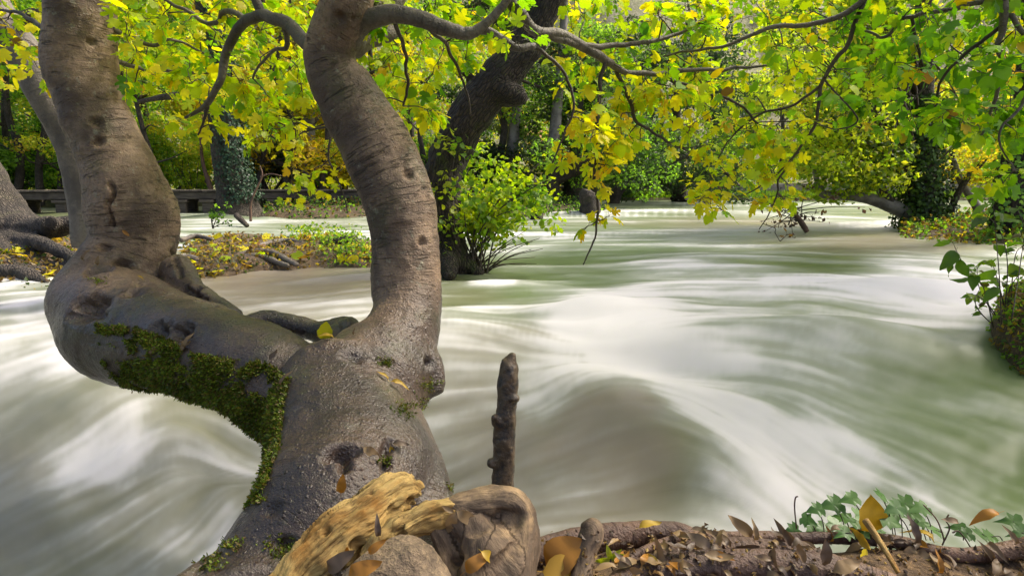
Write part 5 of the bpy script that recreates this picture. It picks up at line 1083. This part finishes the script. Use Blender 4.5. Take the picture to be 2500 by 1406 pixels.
near('standing_stick', 'dark broken stick standing upright in the water beside the trunk base', 'stick', [[(1222,1260,1.30,28),(1228,1160,1.32,29),(1231,1080,1.33,29),(1237,1000,1.34,26),(1241,930,1.35,25),(1243,890,1.36,23),(1249,876,1.36,15),(1254,862,1.36,7)], [(1240,900,1.35,20),(1231,882,1.355,10),(1228,874,1.36,4)], [(1228,1040,1.33,22),(1212,1024,1.32,13),(1206,1016,1.31,9)], [(1218,1128,1.32,18),(1200,1132,1.31,11),(1196,1122,1.31,9)], [(1252,974,1.33,14),(1266,972,1.33,6)]], 'dark_stick' if 'dark_stick' in M else 'twig', .0042, .006, 229, (50, 50, 12), 2, (), 30)
allV = [bv]; allT = [np.vstack([gridq(260, 170)[:, :3], gridq(260, 170)[:, [0, 2, 3]]])]; nn_ = len(bv)
for v, t in NEAR[:-1]: allV.append(v); allT.append(t+nn_); nn_ += len(v)
near_bvh = BVHTree.FromPolygons([tuple(v) for v in np.vstack(allV)], [tuple(t) for t in np.vstack(allT)])
print('near', round(time.time()-T0, 1))
# leaf litter on the bank, each leaf its own
r = rng(231); cnt = 0
def drop(x, y):
    h = near_bvh.ray_cast(Vector((x, y, 1.0)), Vector((0, 0, -1))); return (np.array(h[0]), np.array(h[1])) if h[0] is not None else (None, None)
LM = [(1560,'right of the root stub'),(1700,'on the flat reddish root'),(1850,'left of the ivy'),(1990,'in front of the ivy'),(2110,'below the golden leaf'),(2220,'beside the pale twig'),(2360,'on the bare soil'),(2700,'near the right edge')]
DN = ['tan', 'grey-brown', 'orange', 'yellow', 'dark brown', 'brown', 'cream']; SN = ['flat', 'folded', 'broad', 'upcurled', 'strongly curled', 'thin']
while cnt < 120:
    px, py = r.uniform(1480, 2520), r.uniform(1300, 1425)
    if px > 2250 and py > 1350 and r.random() < .55: continue
    h, nn = eye_hit(near_bvh, px, py)
    if h is None or h[2] < .2: continue
    az = r.random()*6.283; d = np.array([math.cos(az), math.sin(az), r.normal()*.25]); d[2] += .5*(r.random() < .12)
    nm = unit(nn*1.0+r.normal(size=3)*.45); pz = r.uniform(34, 84); sz = pxm(pz, h[1]); sh, ci = int(r.integers(6)), int(r.choice(7, p=[.24, .2, .1, .08, .14, .16, .08]))
    put_leaf('fallen_leaf', dry_mesh(sh, ci), h+nn*.008-unit(d)*sz*.4*0, d, nm, sz, f"{'small' if pz < 50 else 'large' if pz > 68 else 'mid-sized'} {SN[sh]} {DN[ci]} litter leaf {next(t_ for q_, t_ in LM if px < q_)}{', at the lip' if py < 1335 else ', lowest row' if py > 1385 else ''}", 'leaf', 'leaf litter on the near bank'); cnt += 1
r = rng(233); cc = []
for _ in range(900):
    h, nn = eye_hit(near_bvh, r.uniform(1320, 2520), r.uniform(1296, 1440))
    if h is not None and h[2] > .22: cc.append(h+nn*.003*r.random())
V, Q, C = leaf_cloud(np.array(cc), np.full((len(cc), 3), .004), len(cc), .011, [(.16,.10,.05), (.10,.065,.04), (.26,.16,.05), (.06,.04,.028), (.34,.22,.05)], 234)
tag(build('leaf_crumbs', V, [Q], M['dry_leaf'], cols=C, smooth=False), 'brown crumbs of leaf and bark over the near bank', 'litter', kind='stuff')
# leaves one can single out on the bank: base px, tip offset, size, facing
for px, py, dx, dy, sz, sh, ci, lab, nm in (
 (1835,1310,-60,-60,85,0,0,'pink-tan pointed leaf standing up left on the bank lip',(.3,-1,.3)),(1842,1320,6,-52,56,1,0,'small tan leaf standing straight up on the bank lip',(.2,-1,.1)),
 (1925,1330,-18,-46,60,3,4,'dark curled leaf on the bank lip left of the ivy',(.3,-1,.4)),(2012,1380,8,-62,78,2,4,'broad grey leaf standing in front of the long root',(.1,-1,.2)),
 (2035,1395,60,-25,80,2,6,'pale tan curled leaf at the bottom of the bank',(0,-.6,1)),(2232,1330,4,-80,88,1,4,'tall narrow grey-brown leaf standing right of the twig',(.3,-1,.1)),
 (2290,1400,12,-50,60,1,2,'orange-tipped leaf standing on the bare soil',(.1,-1,.2)),(2480,1330,-16,-50,55,1,5,'thin brown leaf standing at the right edge of the bank',(.2,-1,.2)),
 (1960,1370,-24,-60,70,3,5,'twisted tan leaf standing left of the broad grey leaf',(.4,-1,.2)),(2420,1375,-20,-60,70,5,5,'narrow leaning brown leaf right of the bare soil',(.3,-1,.3)),
 (2440,1250,-62,10,70,4,2,'orange-brown leaf arching over the ivy at the right edge',(0,-.4,1)),(2340,1275,-50,-14,44,0,5,'olive brown leaf hanging above the right ivy',(0,-.6,.8)),
 (1560,1288,44,-16,62,0,3,'yellow-tan leaf lying on the broad purplish root',(0,-.3,1)),(1110,1250,-20,60,70,2,6,'pale serrated leaf hanging down on the root knob',(.1,-1,.3)),
 (1115,1248,58,34,72,2,6,'pale serrated leaf spread right on the root knob',(0,-.9,.5)),(1108,1250,-34,-18,40,3,0,'small pale leaf folded left on the root knob',(0,-.8,.6)),
 (1135,1395,60,-50,90,4,2,'curled olive-yellow leaf below the root knob',(-.3,-.8,.5)),(1175,1345,40,30,60,4,3,'yellow leaf tip curling over the dark hollow',(0,-.5,1)),
 (925,1310,-6,-50,58,1,4,'grey pointed leaf standing behind the rounded stump',(.2,-1,.2)),(800,1395,70,-60,95,2,1,'brown leaf leaning on the pale log',(-.3,-.8,.5)),
 (850,1405,90,-40,100,2,2,'tan-orange leaf in front of the pale log',(-.2,-.8,.6)),(900,1350,40,-34,60,0,2,'orange leaf wedged between log and stump',(0,-.8,.6)),(845,1365,6,-44,46,3,2,'small orange leaf standing between log and stump',(0,-1,.2))):
    h, nn = eye_hit(near_bvh, px, py); d0 = h[1] if h is not None and h[1] < 1.4 else 1.12
    b = P(px, py, d0-.01); put_leaf('fallen_leaf', dry_mesh(sh, ci), b, P(px+dx, py+dy, d0-.01)-b, np.array(nm), pxm(sz, d0), lab, 'leaf', 'single leaves on the near bank')
# big leaves
OV = [lance_shape(410, .42, .2, .12), lance_shape(411, .36, .5, .5), lance_shape(412, .40, .2, .15)]
def big_leaf(name, label, px, py, dx, dy, d, size, shape, col, nm):
    V, T = OV[-shape-1] if shape < 0 else SHAPES[shape]; me = make_mesh('leaf', V, [T], cols=np.broadcast_to(col, V.shape)); me.materials.append(M['dry_leaf']); b = P(px, py, d); put_leaf(name, me, b, P(px+dx, py+dy, d)-b, np.array(nm), pxm(size, d), label)
big_leaf('fallen_leaf', 'large golden yellow leaf standing upright among the ivy', 2122, 1300, 14, -100, 1.16, 106, -1, (.66,.38,.015), (.15,-1,.15))
big_leaf('fallen_leaf', 'large orange-brown leaf folded against the root stub', 1335, 1385, 85, -75, .99, 125, -1, (.36,.16,.02), (-.5,-.8,.5))
big_leaf('fallen_leaf', 'large yellow-brown leaf lying in front of the root stub', 1325, 1395, 120, 10, .97, 125, -3, (.42,.24,.02), (0,-.8,.7))
big_leaf('fallen_leaf', 'bright yellow lobed leaf crumpled under the long root', 2105, 1350, 18, 20, 1.1, 52, 0, (.70,.55,.02), (0,-.7,.7))
o, _ = gnarl('fallen_twig', 'straight pale twig leaning across the long root', 'twig', [[(2195,1400,1.02,7),(2150,1325,1.08,8),(2112,1268,1.12,9)]], 'driftwood', .003, .001, 235, sm=1)
for k, (pth, lab) in enumerate(([((1945,1290),(1940,1240),(1942,1215),(1948,1211)), 'thin red stem hooked at its tip left of the ivy'], [((2300,1330),(2318,1290),(2310,1270),(2316,1255)), 'thin orange leaf stalk among the right ivy'], [((2390,1370),(2360,1320),(2340,1296),(2325,1300)), 'curved orange leaf stalk on the right bank'], [((2255,1232),(2285,1265),(2300,1300),(2305,1320)), 'yellow leaf stalk bending over the right ivy'])):
    w3 = [P(a, b, 1.13) for a, b in pth]; v, q_, t = tube(spline(w3, 14), .0016, 5); tag(build('leaf_stalk', v, [q_, t], M['red_root'], origin=w3[0], attrs={'bark': v*10}), lab, 'stalk')
# ivy on the lip of the bank: each leaf a part
def ivy_shape(seed):
    r = rng(seed); O = np.array([(0,0),(.14,-.10),(.32,-.06),(.46,.08),(.33,.20),(.52,.42),(.30,.46),(.20,.62),(.10,.84),(0,1.)]); O = O*(1+.08*r.normal(size=O.shape)); out = np.vstack([O, O[1:-1][::-1]*[-1, 1]]); V = np.vstack([out, [(0, .35)]]); n_ = len(out)
    x, y = V[:, 0], V[:, 1]; z = -.35*x*x-.25*(y-.2)**2+.16*np.abs(x)+.03*r.normal(size=len(V)); return np.stack([x, y, z], 1), np.array([(i, (i+1) % n_, n_) for i in range(n_)])
ivm = []
for k in range(5):
    V, T = ivy_shape(240+k); m_ = make_mesh('leaf', V, [T], cols=np.broadcast_to(np.array([(.04,.10,.018), (.05,.12,.02), (.065,.14,.028), (.045,.11,.018), (.08,.16,.04)][k]), V.shape)); m_.materials.append(M['ivy']); ivm.append(m_)
IVP = thing('ivy_plant', 'dark green ivy with pale veins sprouting along the bank lip around the golden leaf', 'ivy', P(2080, 1310, 1.17)); mb = MB(); r = rng(245); r0 = rootloc(IVP)
for px, py in ((1970,1268),(1995,1242),(2037,1230),(2080,1216),(2152,1209),(2039,1281),(1938,1295),(2100,1258),(2210,1228),(2169,1269),(2250,1240),(2188,1238),(2186,1252),(2087,1276),(2248,1274),(2284,1294),(2340,1288),(2397,1304),(2474,1272),(2104,1294),(2140,1292),(2010,1290),(2060,1262),(2225,1250),(2420,1310),(2360,1302),(2065,1300),(2495,1300),(1985,1296)):
    d = r.uniform(1.14, 1.24); c_ = P(px, py, d); s0 = P(px+r.uniform(10, 45), 1318, d); v, q_, t = tube(spline([s0, (s0+c_)/2+np.array([.004, 0, .006]), c_], 8), .0013, 4); mb.add(v, q_, t)
    sz = pxm(r.uniform(40, 62), d); dr = np.array([r.choice([-1, 1])*r.uniform(.5, 1), r.normal()*.4, -.15]); nm = unit(np.array([r.normal()*.25, -.45, .9])); o = bpy.data.objects.new('leaf', ivm[int(r.integers(5))]); COL.objects.link(o); o.parent = IVP; m = np.eye(4); m[:3, :3] = leaf_frame(dr, nm)*sz; m[:3, 3] = c_-unit(dr)*sz*.3-r0; o.matrix_local = Matrix(m.tolist())
mb.build('stem', M['twig'], IVP)['kind'] = 'stuff'
SD = thing('seedling', 'tiny yellow-green seedling right of the root stub', 'plant', P(1490, 1370, 1.02)); r0 = rootloc(SD)
for dx, dy in ((-8, -36), (36, -30), (30, -10), (-40, 6)):
    V, Q = LSH[0]; b = P(1490, 1365, 1.02); o = build('leaf', (V@(leaf_frame(P(1490+dx, 1365+dy, 1.02)-b, np.array([0, -1, .5]))*pxm(42, 1.02)).T)+b, [Q], M['leaf'], SD, cols=np.broadcast_to((.38,.42,.03), V.shape))
v, q_, t = tube(spline([P(1500,1400,1.02), P(1492,1380,1.02), P(1490,1364,1.02)], 6), .0014, 5); build('stem', v, [q_, t], M['twig'], SD, attrs={'bark': v*5})

# ================================================================== ISLETS: roots, leaves, plants
def isl_hit(key, x, y):
    h = ISL[key][0].ray_cast(Vector((x, y, 3)), Vector((0, 0, -1))); return np.array(h[0]) if h[0] is not None else None
for pts_, hw, lab in (([(425,655,7.2),(455,632,7.4),(500,648,7.3),(540,655,7.2),(590,632,7.5),(640,630,7.5),(680,645,7.3),(705,652,7.2)], 11, 'long winding root at the near edge of the leaf islet'), ([(575,632,7.6),(620,618,7.8),(670,622,7.7),(700,638,7.4),(725,650,7.2)], 10, 'mossy root arching behind the winding root on the leaf islet'), ([(620,608,8.2),(660,596,8.6),(700,590,8.8),(740,596,8.6)], 8, 'low root crossing the middle of the leaf islet'), ([(440,590,9),(480,580,9.3),(520,588,9.1)], 7, 'small root at the far left of the leaf islet')):
    o, _ = gnarl('islet_root', lab, 'root', [[(a, b-3, d, hw*(1-.5*i/len(pts_))) for i, (a, b, d) in enumerate(pts_)]], 'grey_bark', .018, .010, 260+int(pts_[0][0]), (9, 9, 4), 2, (), 8)
o, _ = gnarl('fallen_log', 'broken brown log end lying on the far side of the leaf islet', 'log', [[(780,606,8.6,14),(820,596,8.6,17),(862,588,8.6,15),(872,586,8.6,9)]], 'far_bark', .018, .02, 271, (9, 9, 3), 2, (), 8)
def scatter_leaves(key, poly, n_, seed, label, group, cols, sz=(.10, .19)):
    xs_ = [p[0] for p in poly]; ys_ = [p[1] for p in poly]; CN = ['yellow', 'yellow-green', 'green', 'dark green', 'orange', 'brown']
    r = rng(seed); k = 0; tries = 0
    while k < n_ and tries < 6000:
        tries += 1; px = r.uniform(min(p[0] for p in poly), max(p[0] for p in poly)); py = r.uniform(min(p[1] for p in poly), max(p[1] for p in poly))
        if not inpoly(px, py, poly): continue
        g_ = G(px, py, .1); h = isl_hit(key, g_[0], g_[1])
        if h is None or h[2] < .0: continue
        az = r.random()*6.283; d = np.array([math.cos(az), math.sin(az), r.uniform(-.1, .5)]); nm = unit(np.array([0, -.5*r.random(), 1])+r.normal(size=3)*.4)
        ci = int(r.choice(6, p=cols)); fx = (px-min(xs_))/(max(xs_)-min(xs_)); fy_ = (py-min(ys_))/(max(ys_)-min(ys_)); s_ = r.uniform(*sz)
        lab = f"{'large ' if s_ > .16 else 'small ' if s_ < .12 else ''}{CN[ci]} leaf fallen {label}, {('left end', 'left half', 'middle', 'right half', 'right end')[min(4, int(fx*5))]}, {('far side', 'centre line', 'near side')[min(2, int(fy_*3))]}"
        put_leaf('fallen_leaf', leaf_mesh(int(r.integers(8)), ci, int(r.integers(4))), h+[0, 0, .03], d, nm, s_, lab, 'leaf', group); k += 1
scatter_leaves('mid', [(435,590),(430,650),(560,660),(700,650),(880,660),(920,640),(900,600),(780,585),(600,583)], 72, 281, 'on the islet behind the fork', 'fallen leaves on the leaf islet', [.52,.14,.02,0,.24,.08])
scatter_leaves('left', [(0,600),(0,680),(150,680),(195,640),(190,595),(80,590)], 24, 282, 'among the roots at the left edge', 'fallen leaves on the root islet', [.42,.08,.02,0,.30,.18])
scatter_leaves('right', [(2200,560),(2230,582),(2500,596),(2500,556),(2300,545)], 34, 283, 'on the right islet', 'fallen leaves on the right islet', [.46,.14,.06,0,.24,.10], (.10, .2))
def cover(key, name, label, poly, n_, seed, size, pal, h=.15):
    r = rng(seed); c_ = []
    while len(c_) < n_:
        px = r.uniform(min(p[0] for p in poly), max(p[0] for p in poly)); py = r.uniform(min(p[1] for p in poly), max(p[1] for p in poly))
        if not inpoly(px, py, poly): continue
        g_ = G(px, py, .1); hh = isl_hit(key, g_[0], g_[1])
        if hh is None: c_.append(np.array([g_[0], g_[1], .05]) if r.random() < .0 else np.array([1e3, 1e3, -5])); continue
        c_.append(hh+[0, 0, h*r.random()**1.5+.02])
    c_ = np.array([c for c in c_ if c[2] > -1]); V, Q, C = leaf_cloud(c_, np.full((len(c_), 3), .03), len(c_), size, pal, seed+1); o = build(name, V, [Q], M['far_leaf'], cols=C, smooth=False); tag(o, label, 'ground cover', kind='stuff')
PAL_L = [(.30,.20,.06), (.20,.12,.05), (.42,.30,.05), (.14,.09,.04), (.06,.10,.02)]
cover('mid', 'leaf_litter', 'brown leaf crumbs and small plants between the leaves of the leaf islet', [(428,588),(428,662),(560,664),(720,650),(920,664),(940,620),(880,592),(700,580),(520,582)], 2600, 291, .06, PAL_L, .06)
cover('mid', 'ivy_patch', 'low ivy and weeds round the log end on the leaf islet', [(680,588),(740,575),(880,585),(920,640),(820,640),(760,612)], 1500, 293, .055, PAL_G+PAL_YG, .22)
cover('left', 'leaf_litter', 'brown litter between the roots at the left edge', [(-60,575),(-60,690),(150,690),(215,650),(200,595)], 1600, 295, .06, PAL_L, .06)
cover('moss', 'mossy_cover', 'ivy and moss covering the narrow islet by the boardwalk', [(640,510),(640,532),(890,534),(930,520),(900,508),(700,506)], 2200, 297, .10, PAL_G+PAL_D+PAL_L[:2], .3)
cover('right', 'leaf_litter', 'tangle of weeds and dead leaves covering the right islet', [(2190,545),(2210,585),(2330,594),(2520,600),(2520,545),(2300,535)], 3800, 299, .085, PAL_L+PAL_G, .22)
cover('centre', 'undergrowth', 'green weeds on the central islet below the upright trunks', [(1290,498),(1290,528),(1400,526),(1470,522),(1480,505),(1420,495)], 1800, 301, .12, PAL_G+PAL_D, .3)
cover('rock', 'undergrowth', 'moss and weeds on the bramble bank at the right edge', [(2420,760),(2420,800),(2455,835),(2540,850),(2540,745)], 1300, 303, .035, PAL_G+PAL_L[:3], .06)
# far things in the water by the boardwalk
o, _ = gnarl('driftwood', 'dark log end slanting out of the white water by the ivy trunk', 'driftwood', [[(605,552,13.5,5),(590,538,13.6,7),(576,524,13.7,7)]], 'far_bark', .02, .012, 311, (6, 6, 3), 1, (), 6)
SP_ = thing('bent_sapling', 'leafless orange-brown sapling bending up out of the foam by the ivy trunk', 'sapling', P(612, 535, 14)); bare([P(612,540,14), P(612,500,14), P(622,470,14), P(640,430,14), P(635,405,14)], [.034,.03,.027,.02,.01], SP_, 'red_root', 'stem', 8, seed=312); bare([P(636,432,14), P(660,425,14), P(690,430,14)], [.02,.015,.006], SP_, 'red_root', 'twig', 6)
BS = thing('bare_sapling', 'thin orange-brown stem behind the boardwalk left of the ivy trunk', 'sapling', B(510, 22.8, .2)); bare([P(515,466,22.8), P(508,440,22.8), P(496,400,22.8), P(490,340,22.8), P(495,280,22.8)], [.10,.09,.07,.05,.02], BS, 'red_root', 'stem', 8, seed=313)
TWG = thing('floating_sprig', 'leafy sprig standing out of the foam right of the left fig stem', 'plant', P(520, 555, 12.5)); mb = MB(); cen = []; r = rng(315)
for e in ((525,505),(555,500),(545,520),(560,545),(520,520)):
    p = spline([P(519,558,12.5), (P(519,558,12.5)+P(*e,12.5))/2+[-.03,0,.03], P(*e,12.5)], 8); mb.add(*tube(p, np.linspace(.012,.004,8), 4)); cen += [p[4], p[6], p[7]]
mb.build('stem', M['twig'], TWG)['kind'] = 'stuff'; V, Q, C = leaf_cloud(cen, [[.09,.09,.09]]*len(cen), 110, .09, PAL_D+PAL_G, 316); build('foliage', V, [Q], M['far_leaf'], TWG, cols=C, smooth=False)['kind'] = 'stuff'
# dead limb drooping into the water by the right islet
DL = thing('dead_limb', 'dead brown limb with dry twigs dipping into the river left of the right islet', 'branch', P(1968, 560, 12))
bare([P(1970,566,12), P(1962,552,12), P(1945,528,12), P(1920,500,12), P(1900,472,12)], [pxm(a, 12) for a in (6, 7, 6, 5, 3)], DL, 'red_root', 'limb', 8, seed=321); mb = MB(); r = rng(322); cen = []
for k in range(26):
    st = P(r.uniform(1905,1960), r.uniform(485,545), 12); e = st+np.array([r.normal()*.6, r.normal()*.4, r.normal()*.28+.05]); e[2] = max(e[2], .02); mb.add(*tube(spline([st, (st+e)/2+r.normal(size=3)*.08, e], 7), np.linspace(.012, .004, 7), 4)); cen.append(e)
mb.build('twig', M['twig'], DL)['kind'] = 'stuff'; V, Q, C = leaf_cloud(cen, [[.15,.12,.1]]*len(cen), 130, .10, [(.10,.05,.03),(.14,.07,.04),(.2,.12,.04)], 323); build('foliage', V, [Q], M['dry_leaf'], DL, cols=C, smooth=False)['kind'] = 'stuff'
# bramble and tall weed on the bank at the right edge
BR = thing('bramble', 'bramble with arching stems and green leaves overhanging the foam at the right edge', 'shrub', P(2470, 800, 4.1)); mb = MB(); r = rng(331); r0 = rootloc(BR); gm = []
for k in range(5):
    V, Q = lance_shape(340+k, (.24, .2, .3, .36, .28)[k], .35, .35); m_ = make_mesh('leaf', V, [Q], cols=np.broadcast_to(np.array([(.10,.20,.02), (.15,.27,.02), (.07,.14,.02), (.20,.30,.02), (.11,.10,.02)][k]), V.shape)); m_.materials.append(M['leaf']); gm.append(m_)
def sprig(root, r0, path, rad_, n_, sz, r, mb, drop_=.3):
    p = spline(path, 16); v, q_, t = tube(p, np.linspace(rad_, rad_*.4, 16), 5); mb.add(v, q_, t)
    for k in range(n_):
        i = int(r.integers(4, 16)); d = unit(r.normal(size=3)*[1, .8, .5]+[0, 0, -drop_]+.5*unit(p[i]-p[i-1])); o = bpy.data.objects.new('leaf', gm[int(r.integers(5))]); COL.objects.link(o); o.parent = root
        m = np.eye(4); m[:3, :3] = leaf_frame(d, unit(np.array([0, -.2, .8])+r.normal(size=3)*.45))*sz*r.uniform(.6, 1.2); m[:3, 3] = p[i]+d*.01-r0; o.matrix_local = Matrix(m.tolist())
for pth, n_ in (([(2440,800),(2420,760),(2390,700),(2385,650)],9),([(2450,800),(2410,740),(2380,720),(2365,730)],8),([(2460,790),(2440,700),(2420,640),(2400,640)],9),([(2470,790),(2470,700),(2480,620),(2500,600)],9),([(2480,790),(2460,730),(2480,680),(2510,660)],9),([(2440,805),(2400,770),(2380,735),(2395,700)],7),([(2490,780),(2480,720),(2450,690),(2420,690)],8),([(2470,800),(2500,760),(2520,720),(2520,680)],6)):
    sprig(BR, r0, [P(a, b, 4.1+r.normal()*.1) for a, b in pth], .005, n_, .085, r, mb)
mb.build('stem', M['twig'], BR)['kind'] = 'stuff'
TWD = thing('tall_weed', 'tall weed with long drooping green leaves in front of the right islet', 'plant', P(2430, 790, 3.9)); mb = MB(); r0 = rootloc(TWD)
for pth, n_ in (([(2445,790),(2440,680),(2432,580),(2425,500)],12),([(2425,800),(2400,700),(2350,640),(2325,590)],11),([(2450,790),(2460,650),(2440,560),(2400,520)],7),([(2470,780),(2490,650),(2500,560),(2480,500)],11)):
    sprig(TWD, r0, [P(a, b, 3.8+r.normal()*.1) for a, b in pth], .004, n_, .13, r, mb, .6)
mb.build('stem', M['twig'], TWD)['kind'] = 'stuff'
# bench and house glimpsed far behind the central islet
BN = thing('bench', 'small wooden bench on the far bank between the dark trunks', 'bench', P(1362, 485, 29)*[1, 1, 0]+[0, 0, .3]); b0 = rootloc(BN); box('seat', b0+[0, 0, .46], (1.9, .5, .09), 'wood', BN)
for s in (-.75, .75): box('leg', b0+[s, 0, .2], (.16, .4, .42), 'wood', BN)
HS = thing('house', 'pale cottage glimpsed between the trunks above the bench', 'house', P(1385, 470, 44)*[1, 1, 0]+[0, 0, .3]); h0 = rootloc(HS)
n = NT('plaster'); n.principled(n.mix(n.noise(n.obco(), 3), (.62, .52, .42), (.7, .62, .52)), .9); M['plaster'] = n.m
n = NT('blue_paint'); n.principled((.05, .12, .4), .5); M['blue_paint'] = n.m
n = NT('roof_tile'); n.principled(n.mix(n.noise(n.obco(), 8), (.3, .13, .08), (.4, .2, .12)), .9); M['roof_tile'] = n.m
box('wall', h0+[0, 0, 1.5], (6, 4, 3), 'plaster', HS); V = np.array([[-3.3,-2.3,3],[3.3,-2.3,3],[3.3,2.3,3],[-3.3,2.3,3],[-3.3,0,4.6],[3.3,0,4.6]])+h0; build('roof', V, [np.array([[0,1,5,4],[2,3,4,5],[0,3,2,1]]), np.array([[0,4,3],[1,2,5]])], M['roof_tile'], HS, smooth=False)
for x in (-1.6, 1.4): w_ = box('window', h0+[x, -2.03, 1.2], (.9, .1, 1.1), 'blue_paint', HS)
box('door', h0+[0, -2.03, .95], (.9, .1, 1.9), 'wood', HS)
print('done', round(time.time()-T0, 1))
